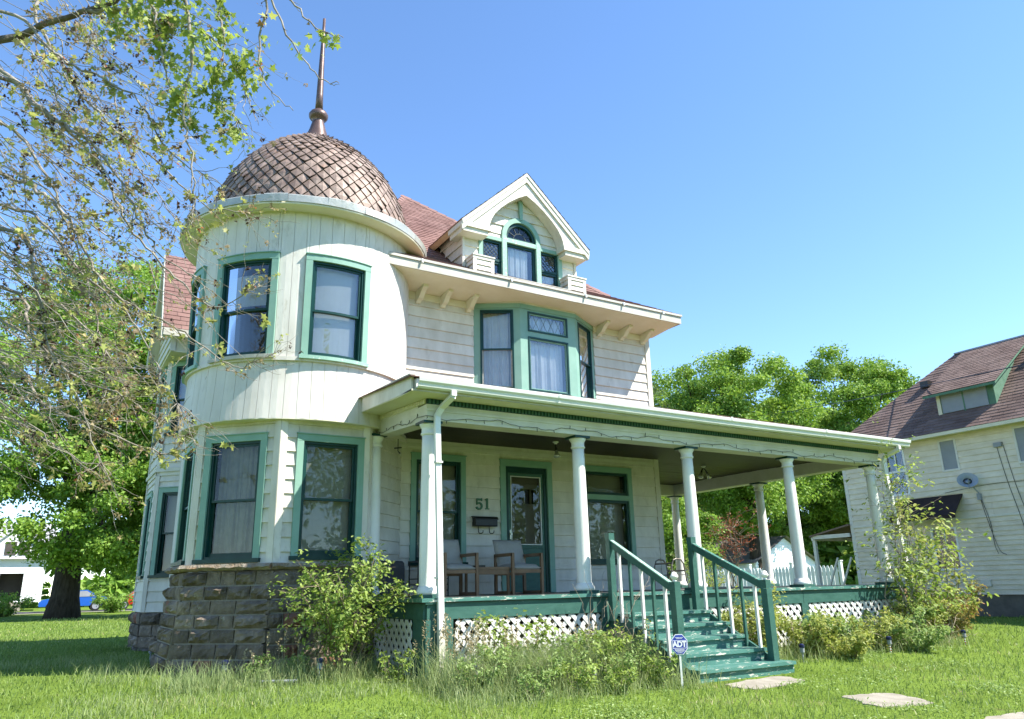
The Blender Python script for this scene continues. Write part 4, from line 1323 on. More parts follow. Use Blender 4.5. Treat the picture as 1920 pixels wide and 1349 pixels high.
# steps
st = emp('steps', house); st['label'] = 'worn green wooden steps up to the porch'
tr = [(-.32, -3.12), (-.482, -3.45), (-.645, -3.78), (-.81, -4.10), (-.97, -4.45)]
py_ = -2.737
for i, (z, yf) in enumerate(tr):
    x0, x1 = (5.37, 7.0) if i < 4 else (5.34, 7.14)
    MB().box(x0, x1, yf - .02, py_ - .012 if i == 0 else tr[i - 1][1] + .02, z - .042, z).build('tread', 'stepgreen', st)
    MB().box(x0 + .01, x1 - .01, yf + .018, yf + .045, z - .165 if i < 4 else z - .19, z - .043).build('riser', 'stepgreen', st)
for x in (5.345, 6.985):
    poly = [(-2.75, -.38), (-3.10, -.38), (-4.40, -1.03), (-4.40, -1.2), (-4.0, -1.2), (-2.75, -.62)]
    MB().prism(poly, lambda a, b: (x, a, b), lambda a, b: (x + .035, a, b)).build('stringer', 'porchgreen', st)
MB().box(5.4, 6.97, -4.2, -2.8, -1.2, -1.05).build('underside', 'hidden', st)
def rail(xc, lower_y, upper_h, slant):
    r_ = emp('stair_rail', house)
    up_ = MB(); up_.box(xc - .045, xc + .045, -2.898, -2.807, -.42, upper_h - .10)
    up_.box(xc - .050, xc + .050, -2.903, -2.802, upper_h - .10, upper_h)
    up_.build('newel_post', 'porchgreen', r_)
    lo_ = MB(); lo_.box(xc - .053, xc + .053, lower_y - .053, lower_y + .053, -1.14, -.02)
    lo_.box(xc - .051, xc + .051, lower_y - .051, lower_y + .051, -.016, .098)
    lo_.build('newel_post', 'porchgreen', r_)
    MB().lathe([(.025, .098), (.03, .112), (.018, .122), (.038, .135), (.052, .158), (.054, .172), (.046, .178), (.03, .215), (.008, .225)], (xc, lower_y, 0), 14).build('ball_cap', 'column', r_, smooth=True)
    p, q = Vector((xc, -2.86, upper_h - .14)), Vector((xc, lower_y + .05, .02))
    MB().bar(p, q, .045, .098).build('hand_rail', 'porchgreen', r_)
    a = Vector((0, 0, .054))
    MB().bar(p + a, q + a, .062, .014).build('rail_cap', 'mintworn' if xc < 6 else 'stepgreen', r_)  # left cap: worn edges, and its sunlit top also put into a paler colour
    n = 5
    for k in range(n):
        t = (k + .8) / (n + .45)
        c = p.lerp(q, t)
        z = -.33
        for zz, yf in tr:
            if c.y < yf + .33: z = zz
        MB().bar((c.x + (.0), c.y, z - .12), (c.x, c.y, c.z - .03), .038, .038, (0, 1, 0)).build('baluster', 'lattice' if k % 2 == 0 else 'porchgreen', r_)
    return r_
rail(5.32, -4.17, .81, 0)
rail(6.96, -4.25, .775, 0)

# ------------------------------------------------------------------ things on the porch
def chair(x, y, label):
    t = root('armchair', label, 'chair', (x, y, -.04), 'upholstered wooden armchairs on the porch')
    W, Dp = .60, .56
    for sx in (-1, 1):
        xx = x + sx * (W / 2 - .025)
        mb = MB()
        fy, by = y - .28, y + .26
        z0 = -.04
        for p, q in (((xx, fy, z0), (xx, fy, z0 + .63)), ((xx, by, z0), (xx, by, z0 + .63)), ((xx, fy - .02, z0 + .615), (xx, by + .02, z0 + .615)), ((xx, fy, z0 + .03), (xx, by, z0 + .03))):
            mb.bar(p, q, .042, .05, (0, 1, 0) if p[2] != q[2] else (0, 0, 1))
        mb.build('side_frame', 'wood', t)
    mb = MB(); mb.box(x - W / 2 + .05, x + W / 2 - .05, y - .29, y - .25, .29, .345); mb.box(x - W / 2 + .05, x + W / 2 - .05, y + .2, y + .24, .26, .31); mb.build('seat_rail', 'wood', t)
    def cushion(nm, c, ux, uy, uz, n=9):
        V, F = [], []
        for sgn in (1, -1):
            for j in range(n):
                for i in range(n):
                    a, b = -1 + 2 * i / (n - 1), -1 + 2 * j / (n - 1)
                    k = ((1 - a ** 6) * (1 - b ** 6)) ** .5
                    V.append(Vector(c) + ux * a + uy * b + uz * sgn * (.35 + .65 * k) * (1 if k > 0 else .35))
        for s in (0, n * n):
            for j in range(n - 1):
                for i in range(n - 1):
                    q = s + j * n + i
                    F.append((q, q + 1, q + n + 1, q + n) if s == 0 else (q + n, q + n + 1, q + 1, q))
        ed = [i for i in range(n)] + [n * j + n - 1 for j in range(1, n)] + [n * (n - 1) + i for i in range(n - 2, -1, -1)] + [n * j for j in range(n - 2, 0, -1)]
        F += [(ed[i], ed[i] + n * n, ed[(i + 1) % len(ed)] + n * n, ed[(i + 1) % len(ed)]) for i in range(len(ed))]
        MB().add(V, F).build(nm, 'uphol', t, smooth=True)
    cushion('seat', (x, y - .02, .385), Vector((.265, 0, 0)), Vector((0, .27, .015)), Vector((0, 0, .055)))
    cushion('backrest', (x, y + .27, .60), Vector((.275, 0, 0)), Vector((0, .085, .235)), Vector((0, -.05, .018)))
    return t
chair(3.66, -1.0, 'grey upholstered wooden armchair nearer the left porch corner, under the window')
chair(4.86, -1.0, 'grey upholstered wooden armchair in front of the green screen door')
tb = root('side_table', 'low wooden table board between the two grey armchairs', 'table', (4.26, -1.0, -.04))
mb = MB(); mb.box(3.97, 4.55, -1.24, -.80, .345, .385); mb.build('table_top', 'wood', tb)
for xx in (3.985, 4.535):
    for yy in (-1.21, -.83):
        MB().box(xx - .018, xx + .018, yy - .018, yy + .018, -.04, .344).build('leg', 'wood', tb)
mb = MB(); mb.box(4.0, 4.52, -1.23, -1.205, .27, .344); mb.build('apron', 'wood', tb)
MB().box(4.0, 4.16, -1.15, -1.0, .386, .415).build('book', 'black', None, base=(0, 0, 0), label='small dark book lying on the low table between the armchairs', cat='book')
# black metal stand half hidden by the corner column
bs = root('metal_stand', 'black metal stand with ladder rungs behind the corner column', 'stand', (3.45, -.55, -.04))
for xx, yy in ((3.20, -.72), (3.72, -.72), (3.20, -.38), (3.72, -.38)):
    MB().tube([(xx, yy, -.04), (xx, yy, .50)], [.012, .012], 6).build('leg', 'black', bs)
for yy in (-.72, -.38):
    for z in (.05, .14, .23, .50):
        MB().tube([(3.20, yy, z), (3.72, yy, z)], [.008, .008], 6).build('rung', 'black', bs)
MB().box(3.18, 3.74, -.74, -.36, .49, .505).build('shelf', 'black', bs)
# charcoal chair behind the shrub
gc = root('lounge_chair', 'charcoal fabric chair turned away beside the angled wall behind the shrub', 'chair', (2.72, -.62, -.04))
mb = MB()
V = []
prof = [(.0, .02), (.0, .40), (.03, .47), (.10, .50), (.16, .47), (.19, .38), (.21, .02)]
mb.prism(prof, lambda a, b: (2.50, -.95 + a, b), lambda a, b: (2.96, -.75 + a, b)).build('backrest', 'darkuphol', gc)
MB().box(2.62, 2.98, -.62, -.25, .12, .36).build('seat', 'darkuphol', gc)
for xx, yy in ((2.64, -.6), (2.95, -.6), (2.64, -.28), (2.95, -.28)):
    MB().box(xx - .02, xx + .02, yy - .02, yy + .02, -.04, .13).build('leg', 'black', gc)
# bent tube chair frame by the steps
tc = root('tube_chair', 'rusty bent tube chair frame on the porch beyond the steps', 'chair', (7.55, -1.9, -.04))
def tubes(nm, pts, r=.013):
    MB().tube(pts, [r] * len(pts), 7).build(nm, 'rust', tc)
for yy in (-2.05, -1.62):
    tubes('side_loop', [(7.22, yy, -.03), (7.25, yy, .36), (7.29, yy, .45), (7.36, yy, .475), (7.46, yy, .465), (7.52, yy, .40), (7.57, yy, .1), (7.60, yy, -.01), (7.50, yy, -.03), (7.22, yy, -.03)])
tubes('cross_bar', [(7.27, -2.05, .40), (7.27, -1.62, .40)])
tubes('cross_bar', [(7.54, -2.05, .28), (7.54, -1.62, .28)])
MB().box(7.28, 7.54, -2.04, -1.63, .205, .22).build('seat_pan', 'rust', tc)
# mailbox
mbx = root('mailbox', 'black wall mailbox with two newspaper hooks below the house number', 'mailbox', (4.75, -.02, 1.1))
mb = MB().prism([(-.02, 1.105), (-.15, 1.105), (-.16, 1.12), (-.16, 1.21), (-.12, 1.25), (-.02, 1.265)], lambda a, b: (4.535, a, b), lambda a, b: (4.97, a, b))
mb.build('box', 'black', mbx)
mb = MB().prism([(-.015, 1.268), (-.122, 1.256), (-.172, 1.215), (-.172, 1.228), (-.13, 1.272), (-.015, 1.285)], lambda a, b: (4.52, a, b), lambda a, b: (4.985, a, b))
mb.build('lid', 'black', mbx)
for x in (4.64, 4.86):
    pts = [(x, -.05, 1.105), (x, -.06, 1.01), (x + .012, -.075, .985), (x + .04, -.10, .985), (x + .055, -.12, 1.0), (x + .055, -.125, 1.035)]
    MB().tube(pts, [.008] * len(pts), 6).build('hook', 'black', mbx)
# house number
hn = root('house_number', 'dark green metal number 51 on the wall above the mailbox', 'house number', (4.74, -.03, 1.42))
def stroke(mb, pts, w, y0=-.024, y1=-.044):
    for (a, b), (c, d_) in zip(pts, pts[1:]):
        l = math.hypot(c - a, d_ - b)
        nx, nz = -(d_ - b) / l * w / 2, (c - a) / l * w / 2
        ex, ez = (c - a) / l * w * .2, (d_ - b) / l * w * .2
        q = [(a - ex + nx, b - ez + nz), (a - ex - nx, b - ez - nz), (c + ex - nx, d_ + ez - nz), (c + ex + nx, d_ + ez + nz)]
        jj = len(mb.F) * .0002
        mb.prism(q, lambda u, z: (u, y0, z), lambda u, z: (u, y1 - jj, z))
d5 = MB()
stroke(d5, [(4.625, 1.578), (4.725, 1.578)], .036)
stroke(d5, [(4.722, 1.60), (4.722, 1.555)], .014)
stroke(d5, [(4.630, 1.575), (4.624, 1.50)], .02)
arcp = [(4.665 + .056 * math.cos(a), 1.462 + .054 * math.sin(a)) for a in [rad(q) for q in (140, 110, 80, 50, 20, -10, -40, -70, -100, -130, -155)]]
stroke(d5, arcp, .030)
d5.lathe([(.001, -.02), (.022, -.02), (.022, .0), (.001, .0)], (4.622, -.034, 1.445), 10, caps=False)
d5.build('digit', 'greentrim', hn)
d1 = MB()
stroke(d1, [(4.832, 1.595), (4.832, 1.42)], .036)
stroke(d1, [(4.795, 1.416), (4.870, 1.416)], .018)
stroke(d1, [(4.795, 1.575), (4.822, 1.588)], .022)
d1.build('digit', 'greentrim', hn)
# flood lamps under the ceiling
def lamp(x, y, z, twin, label):
    t = root('flood_lamp', label, 'lamp', (x, y, z), 'porch ceiling lamps')
    MB().lathe([(.05, 0), (.055, -.015), (.03, -.03), (.02, -.05)], (x, y, z), 14).build('mount', 'gutter', t)
    for k in range(2 if twin else 1):
        dx = (.09 if k == 0 else -.09) if twin else 0
        pts = [(x, y, z - .04), (x + dx * .6, y, z - .09), (x + dx, y - .01, z - .16)]
        MB().tube(pts, [.014, .014, .022], 8).build('socket', 'black', t)
        p, q = Vector(pts[1]), Vector(pts[2])
        dv = (q - p).normalized()
        mb = MB(); mb.tube([q, q + dv * .05, q + dv * .11, q + dv * .125], [.024, .035, .062, .05], 14); mb.build('bulb', 'chrome', t, smooth=True)
lamp(5.70, -1.0, 2.535, False, 'single flood lamp under the porch ceiling in front of the door')
lamp(10.5, .2, 2.56, True, 'twin flood lamp under the porch ceiling at the right end')
# string lights stapled along the beam
sl = root('string_lights', 'string of unlit small bulbs drooping along the porch beam', 'string lights', (7.5, -2.69, 2.35))
pts = []
y = -.75
while y > -2.62:
    pts.append((2.405, y, 2.36 + (y + 2.66) * .06 - .02 + .022 * math.sin(y * 7) + rp.uniform(-.012, .012))); y -= .07
x = 2.41
while x < 12.5:
    pts.append((x, -2.682, 2.352 + .026 * math.sin(x * 4.1) + .014 * math.sin(x * 11) + rp.uniform(-.009, .009))); x += .075
MB().tube(pts, [.0040] * len(pts), 4).build('cord', 'cord', sl)
for i in range(3, len(pts) - 2, 4):
    p = Vector(pts[i])
    dz = rp.choice((-1, -1, 1)) * rp.uniform(.025, .05)
    MB().tube([p, p + Vector((rp.uniform(-.01, .01), -.008, dz)), p + Vector((rp.uniform(-.012, .012), -.010, dz * 1.4))], [.004, .006, .003], 5).build('bulb', 'cord', sl)
bx_ = root('hanging_bracket', 'small dark wire hook hanging under the porch corner beam', 'hook', (2.7, -.9, 2.2))
MB().tube([(2.72, -.95, 2.35), (2.72, -.95, 2.16), (2.75, -.97, 2.12)], [.007, .007, .012], 6).build('wire', 'black', bx_)
MB().tube([(2.66, -.95, 2.20), (2.78, -.95, 2.22)], [.012, .012], 6).build('arm', 'black', bx_)

# ------------------------------------------------------------------ yard sign
sx_, sy_ = 4.90, -4.62
sg = root('yard_sign', 'small blue octagonal security sign on a stake beside the steps', 'sign', (sx_, sy_, ground_z(sx_, sy_)))
ca = rad(-24)
SF = PF((sx_, sy_), (math.sin(ca) * 1.0, -math.cos(ca)))
octp = lambda r_: [(r_ * math.cos(rad(22.5 + 45 * k)), r_ * 1.12 * math.sin(rad(22.5 + 45 * k))) for k in range(8)]
zc = -.63
MB().prism(octp(.112), lambda a, b: SF(a, zc + b, -.006), lambda a, b: SF(a, zc + b, 0)).build('border', 'signwhite', sg)
MB().prism(octp(.104), lambda a, b: SF(a, zc + b, .0), lambda a, b: SF(a, zc + b, .002)).build('panel', 'blue', sg)
ring4(MB(), SF, -.088, .088, zc - .046, zc + .046, .005, .002, .004).build('letter_box', 'signwhite', sg)
cu = bpy.data.curves.new('letters', 'FONT')
cu.body = 'ADT'; cu.size = .088; cu.align_x = 'CENTER'; cu.align_y = 'CENTER'; cu.offset = .0036; cu.extrude = .001; cu.space_character = .93
lo = bpy.data.objects.new('letters', cu); COL.objects.link(lo)
bpy.context.view_layer.update()
dg = bpy.context.evaluated_depsgraph_get()
lm = bpy.data.meshes.new_from_object(lo.evaluated_get(dg))
bpy.data.objects.remove(lo)
lm.name = 'lettering'; lm.materials.clear(); lm.materials.append(MT['signwhite'])
place('lettering', lm, sg, Matrix(((SF.r[0], 0, SF.n[0], SF(0, 0, .0042)[0]), (SF.r[1], 0, SF.n[1], SF(0, 0, .0042)[1]), (0, 1, 0, zc), (0, 0, 0, 1))))
fl = MB()
for z, w in ((.078, .052), (.066, .037), (-.058, .063), (-.068, .06), (-.079, .052), (-.095, .033)):
    u = -w
    while u < w - .005:
        l = rp.uniform(.006, .015)
        fl.fbox(SF, u, min(u + l, w), zc + z - .003, zc + z + .003, .002, .004)
        u += l + .003
fl.build('fine_print', 'signwhite', sg, kind='stuff')
MB().fbox(SF, -.012, .012, ground_z(sx_, sy_) - .1, zc - .1, -.014, -.006).build('stake', 'gutter', sg)

# ------------------------------------------------------------------ garden lights
GL = [(-.1, 2.6, 'by the dark foundation at the far left corner'), (.25, -1.55, 'in front of the stone tower base'), (1.25, -2.15, 'left of the shrub beside the stone base'),
      (2.72, -3.45, 'in the weeds left of the corner downspout'), (4.05, -4.0, 'in the weeds left of the blue sign'), (8.05, -3.85, 'just right of the steps'),
      (10.2, -3.85, 'before the yellow-green bushes'), (12.4, -3.85, 'at the right end of the bushes')]
for i, (x, y, w) in enumerate(GL):
    z = ground_z(x, y)
    t = root('garden_light', 'small solar garden light with navy cap ' + w, 'garden light', (x, y, z), 'solar garden lights along the bed')
    MB().lathe([(.012, -.1), (.012, .12)], (x, y, z), 8).build('stake', 'redp' if i in (6, 7) else 'board', t)
    if i in (6, 7):
        for k in range(3):
            MB().lathe([(.0135, .01 + k * .04), (.0135, .03 + k * .04)], (x, y, z), 8).build('stripe', 'signwhite', t)
    MB().lathe([(.022, .12), (.034, .14), (.034, .20), (.03, .205)], (x, y, z), 12).build('lens', 'board', t)
    MB().lathe([(.04, .205), (.044, .212), (.042, .245), (.02, .26)], (x, y, z), 12).build('cap', 'navy', t)
pp = root('edging_pipe', 'short grey pipe lying in the grass before the stone base', 'pipe', (.72, -2.2, ground_z(.7, -2.2)))
MB().tube([(.50, -2.05, ground_z(.5, -2.0) + .03), (.72, -2.2, ground_z(.7, -2.2) + .035), (.95, -2.3, ground_z(.9, -2.3) + .04)], [.02, .02, .02], 8).build('pipe', 'board', pp)
# ------------------------------------------------------------------ foliage tools
NR = np.random.RandomState(5)
T_DIAMOND = (np.array([[0, 0, 0], [.45, .30, .05], [1, 0, -.06], [.45, -.30, .05]]), np.array([[0, 1, 2], [0, 2, 3]]))
T_OVAL = (np.array([[0, 0, 0], [.28, .22, .05], [.7, .2, .03], [1, 0, -.08], [.7, -.2, .03], [.28, -.22, .05]]), np.array([[0, 1, 2], [0, 2, 3], [0, 3, 4], [0, 4, 5]]))
_m = [(0, 0)] + [(.10, .10), (.02, .36), (.30, .26), (.48, .52), (.56, .20), (1.0, .0), (.56, -.20), (.48, -.52), (.30, -.26), (.02, -.36), (.10, -.10)]
T_MAPLE = (np.array([[a, b, -.25 * (abs(b) ** 1.5) - .08 * a * a] for a, b in [(.32, 0)] + _m]), np.array([[0, i, i + 1] for i in range(1, 12)] + [[0, 12, 1]]))
T_LOBED = (np.array([[0, 0, 0], [.15, .42, -.06], [.5, .22, .03], [1, 0, -.1], [.5, -.22, .03], [.15, -.42, -.06]]), np.array([[0, 1, 2], [0, 2, 3], [0, 3, 4], [0, 4, 5]]))

def orient(n, up_bias=.6, out=None, out_w=.5, droop=0.0):
    """random leaf bases: returns (n,3,3) rows = leaf x (length), y, z (normal)"""
    nz = NR.normal(size=(n, 3))
    nz /= np.linalg.norm(nz, axis=1, keepdims=True)
    nz += np.array([0, 0, up_bias])
    if out is not None: nz += out * out_w
    nz /= np.linalg.norm(nz, axis=1, keepdims=True) + 1e-9
    x = NR.normal(size=(n, 3)) + np.array([0, 0, -droop])
    x -= nz * np.sum(x * nz, axis=1, keepdims=True)
    x /= np.linalg.norm(x, axis=1, keepdims=True) + 1e-9
    y = np.cross(nz, x)
    return np.stack([x, y, nz], 1)

def leaf_cloud(C_, B, size, tmpl, tint):
    """C_ (n,3) leaf bases, B (n,3,3), size (n,), template -> V, F, T"""
    tv, tf = tmpl
    n, m = len(C_), len(tv)
    V = C_[:, None, :] + np.einsum('vk,nkj->nvj', tv, B) * size[:, None, None]
    F = (tf[None] + (np.arange(n) * m)[:, None, None]).reshape(-1, 3)
    return V.reshape(-1, 3), F, np.repeat(tint, m)

def join(parts):
    V, F, T, k = [], [], [], 0
    for v, f_, t in parts:
        V.append(v); F.append(f_ + k); T.append(t); k += len(v)
    return np.concatenate(V), np.concatenate(F), np.concatenate(T)

def limb(mb, p, q, r0, r1, rng, sag=.0, n=6, wob=.06, sides=7):
    p, q = Vector(p), Vector(q)
    L = (q - p).length
    pts, rs = [], []
    for i in range(n + 1):
        t = i / n
        w = Vector((rng.gauss(0, 1), rng.gauss(0, 1), rng.gauss(0, 1))) * wob * L * (t * (1 - t)) * 1.4
        pts.append(p.lerp(q, t) + w + Vector((0, 0, sag * L * 4 * t * (1 - t))))
        rs.append(r0 + (r1 - r0) * t)
    mb.tube(pts, rs, sides)
    return pts

def tree(name, label, base, height, trunk_r, blobs, nclump, per, leaf, mat, rng, group=None, tmpl=T_LOBED, bark='bark', fork=.35, clump=(.5, 1.1), limbs=14, cat='tree', trunk_top=.7, dark=.0):
    """trunk and limbs as one part, the crown of separate leaf clumps as another; blobs = (cx, cy, cz, rx, ry, rz) from the base"""
    t = root(name, label, cat, base, group)
    b = Vector(base)
    # clump centres on and in the blobs
    cen, rad_, outv = [], [], []
    vol = np.array([x[3] * x[4] * x[5] for x in blobs]); vol = vol ** .75; vol /= vol.sum()
    for cx, cy, cz, rx, ry, rz in [blobs[i] for i in NR.choice(len(blobs), nclump, p=vol)]:
        d_ = NR.normal(size=3); d_ /= np.linalg.norm(d_)
        far_ = NR.rand() < .12
        k = NR.uniform(.95, 1.08) if far_ else .5 + .5 * NR.rand() ** .5
        cen.append([base[0] + cx + rx * d_[0] * k, base[1] + cy + ry * d_[1] * k, base[2] + cz + rz * d_[2] * k])
        rad_.append(NR.uniform(*clump) * (.6 if far_ else 1.0)); outv.append(d_)
    cen, rad_, outv = np.array(cen), np.array(rad_), np.array(outv)
    mb = MB()
    th = height * fork
    lean = Vector((rng.uniform(-.03, .03) * height, rng.uniform(-.03, .03) * height, 0))
    p1 = b + Vector((0, 0, th)) + lean * .5
    mb.tube([b + Vector((0, 0, -.2)), b + Vector((0, 0, .05 * height)), b.lerp(p1, .5), p1], [trunk_r * 1.45, trunk_r * 1.05, trunk_r * .9, trunk_r * .8], 12)
    top_ = b + Vector((0, 0, height * trunk_top)) + lean
    lead = limb(mb, p1, top_, trunk_r * .62, trunk_r * .2, rng, 0, 6, .05, 9)
    order = list(NR.permutation(nclump))[:limbs]
    for i in order:
        st_ = rng.choice([p1] + lead[:4])
        limb(mb, st_, Vector(cen[i]), trunk_r * rng.uniform(.25, .45), trunk_r * .05, rng, -.04, 6, .08, 7)
    mb.build('trunk', bark, t, smooth=True)
    # leaves
    n = nclump * per
    ci = np.repeat(np.arange(nclump), per)
    d_ = NR.normal(size=(n, 3)); d_ /= np.linalg.norm(d_, axis=1, keepdims=True)
    rr = (NR.rand(n) ** .45)[:, None]
    pos = cen[ci] + (d_ * rr * np.array([1.05, 1.05, .58]) + NR.normal(size=(n, 3)) * .14) * rad_[ci][:, None]
    B = orient(n, .5, d_ * .4 + outv[ci] * .6, .55, .3)
    tint = np.clip(NR.normal(.5, .22, n) + (NR.normal(0, .16, nclump))[ci], 0, 1)
    V, F, T = leaf_cloud(pos, B, leaf * NR.uniform(.65, 1.3, n), tmpl, tint)
    np_mesh('crown', V, F, MT[mat], t, T)
    return t

def footprint(x, y):
    """True where the house, porch, steps or paving stand"""
    if 2.3 < x < 12.9 and -2.8 < y < 3.6: return True
    if 0 < x < 9 and 0 < y < 9: return True
    if (x - TC[0]) ** 2 + (y - TC[1]) ** 2 < 1.95 ** 2: return True
    if 5.3 < x < 7.05 and -4.5 < y < -2.7: return True
    return False

# ------------------------------------------------------------------ ground
xs = np.unique(np.concatenate([np.linspace(-260, -12, 32), np.linspace(-12, 32, 89), np.linspace(32, 300, 32)]))
ys = np.unique(np.concatenate([np.linspace(-160, -16, 18), np.linspace(-16, 14, 61), np.linspace(14, 420, 40)]))
gv = np.array([[x, y, ground_z(x, max(y, -14))] for y in ys for x in xs])
nx = len(xs)
gf = np.array([[j * nx + i, j * nx + i + 1, (j + 1) * nx + i + 1, (j + 1) * nx + i] for j in range(len(ys) - 1) for i in range(nx - 1)])
MT['lawn'] = surf("lawn_ground", (.10, .155, .022), (.16, .235, .04), .9, .95, .8, 30, spec=.05, c3=(.10, .085, .045), s3=1.6, t3=.62, w3=.12, bdist=.05)
np_mesh('ground', gv, gf, MT['lawn'], smooth=True, kind='structure')
tags(bpy.data.objects['ground'], 'mown green lawn around the houses', 'lawn')
def strip(name, pts, m, dz, label, cat):
    V = [(x, y, ground_z(x, max(y, -14)) + dz) for x, y in pts]
    return MB().add(V, [tuple(range(len(V)))]).build(name, m, None, base=(0, 0, 0), kind='structure', label=label, cat=cat)
def road(name, y0, y1, x0, x1, m, dz, label, cat):
    n = 60
    V, F = [], []
    for i in range(n + 1):
        x = x0 + (x1 - x0) * i / n
        for y in (y0, y1): V.append((x, y, ground_z(x, y) + dz))
    for i in range(n): F.append((2 * i, 2 * i + 2, 2 * i + 3, 2 * i + 1))
    MB().add(V, F).build(name, m, None, base=(0, 0, 0), kind='structure', label=label, cat=cat)
road('street', 49, 56, -90, 60, 'asphalt', .03, 'asphalt side street beyond the back lawn', 'street')
road('pavement', 45.8, 47.2, -90, 60, 'concrete', .05, 'pale pavement along the far street', 'pavement')

# stepping slabs of the front path, ragged edges sunk in the turf
def slab(name, cx, cy, rx, ry, rot, label, rng):
    n = 26
    V = []
    for h in (.010, -.10):
        for k in range(n):
            a = 2 * PI * k / n
            q = (abs(math.cos(a)) ** 4 + abs(math.sin(a)) ** 4) ** -.25
            rr = q * rng.uniform(.84, 1.08) if h > 0 else q
            x, y = rx * rr * math.cos(a), ry * rr * math.sin(a)
            X, Y = cx + x * math.cos(rot) - y * math.sin(rot), cy + x * math.sin(rot) + y * math.cos(rot)
            V.append((X, Y, ground_z(X, Y) + h))
    F = [tuple(range(n)), tuple(range(n, 2 * n))[::-1]] + [(k, (k + 1) % n, n + (k + 1) % n, n + k) for k in range(n)]
    o = MB().add(V, F).build(name, 'concrete', None, base=(cx, cy, ground_z(cx, cy)), label=label, cat='paving slab', group='concrete slabs of the front path')
    return o
rs_ = random.Random(3)
SLABS = [(6.15, -4.80, .62, .24, .1), (6.45, -6.22, .40, .34, -.2), (6.75, -7.75, .70, .48, -.15)]
for (a, b, c, e, r_), l in zip(SLABS, ('broken concrete slab at the foot of the green steps', 'small pale concrete slab alone in the lawn', 'pale concrete slab at the bottom right corner of the lawn')):
    slab('paving_slab', a, b, c, e, r_, l, rs_)
def on_slab(x, y):
    for a, b, c, e, r_ in SLABS:
        dx, dy = x - a, y - b
        u, v = dx * math.cos(r_) + dy * math.sin(r_), -dx * math.sin(r_) + dy * math.cos(r_)
        if (abs(u) / (c * 1.0)) ** 4 + (abs(v) / (e * 1.0)) ** 4 < .80: return True
    return False

# ------------------------------------------------------------------ grass
def gz_np(x, y):
    return GZ + .02 - .065 * np.maximum(0, -2.2 - y) + .02 * np.sin(x * .55 + 1) * np.cos(y * .4)
def blades(x, y, h, w, lean, tint, z0=None, bend=.35):
    n = len(x)
    z = gz_np(x, y) if z0 is None else z0
    a = NR.uniform(0, 2 * PI, n)
    fx, fy = np.cos(a), np.sin(a)
    la = NR.uniform(0, 2 * PI, n)
    lx, ly = np.cos(la) * lean * h, np.sin(la) * lean * h
    P = np.empty((n, 5, 3))
    for k, (s_, t) in enumerate(((-1, 0), (1, 0), (-.75, .55), (.75, .55), (0, 1))):
        P[:, k, 0] = x + fx * w * s_ / 2 + lx * t ** 1.8
        P[:, k, 1] = y + fy * w * s_ / 2 + ly * t ** 1.8
        P[:, k, 2] = z - .01 + h * t * (1 - bend * lean * t * t)
    F = np.array([[0, 1, 3], [0, 3, 2], [2, 3, 4]])[None] + (np.arange(n) * 5)[:, None, None]
    return P.reshape(-1, 3), F.reshape(-1, 3), np.repeat(tint, 5)
cx0, cy0 = CAMP.x, CAMP.y
N = 208000
ang = NR.uniform(rad(92 - 8), rad(92 + 12), 0)
# denser near the viewer, thinning with distance
th_ = NR.uniform(rad(12), rad(103), N)
dist = 4.6 * np.exp(NR.rand(N) ** .8 * math.log(46 / 4.6))
gx, gy = cx0 + dist * np.cos(th_), cy0 + dist * np.sin(th_)
keep = np.array([not footprint(a, b) and not on_slab(a, b) for a, b in zip(gx, gy)])
keep &= ~((gx > 20.3) & (gy < 3.6) & (gy > -12))
gx, gy, dist = gx[keep], gy[keep], dist[keep]
pat = .5 + .5 * np.sin(gx * 1.3 + 2 * np.sin(gy * .9)) * np.cos(gy * 1.1 + np.sin(gx * .7))
gh = NR.gamma(7, .0086, len(gx)) * (.75 + .5 * pat) * np.where(dist > 12, 1.15, 1.0)
V, F, T = blades(gx, gy, gh, (.0050 + .00058 * dist), NR.uniform(.1, .9, len(gx)), np.clip(NR.normal(.36, .17, len(gx)) + (pat - .5) * .30 + .30 * (np.sin(gx * 2.9 + 1.7 * np.sin(gy * 2.3)) * np.cos(gy * 3.1 + gx) > .62) , 0, 1))
np_mesh('lawn_grass', V, F, MT['grass'], tint=T, kind='stuff', label='short green blades of the mown lawn', cat='grass')

# low clover and broad leaves in patches of the lawn
pc = np.stack([NR.uniform(-2.5, 12, 70), NR.uniform(-9, -3.5, 70)], 1)
ci = np.repeat(np.arange(70), 150)
cp = pc[ci] + NR.normal(0, .22, (len(ci), 2))
kk = np.array([not footprint(a, b) and not on_slab(a, b) for a, b in cp])
cp = cp[kk]
C3 = np.stack([cp[:, 0], cp[:, 1], gz_np(cp[:, 0], cp[:, 1]) + NR.uniform(.02, .06, len(cp))], 1)
V, F, T = leaf_cloud(C3, orient(len(C3), 1.6), NR.uniform(.02, .045, len(C3)), T_OVAL, NR.rand(len(C3)))
np_mesh('clover', V, F, MT['lf_weed'], tint=T, kind='stuff', label='patches of low clover leaves in the lawn', cat='clover')
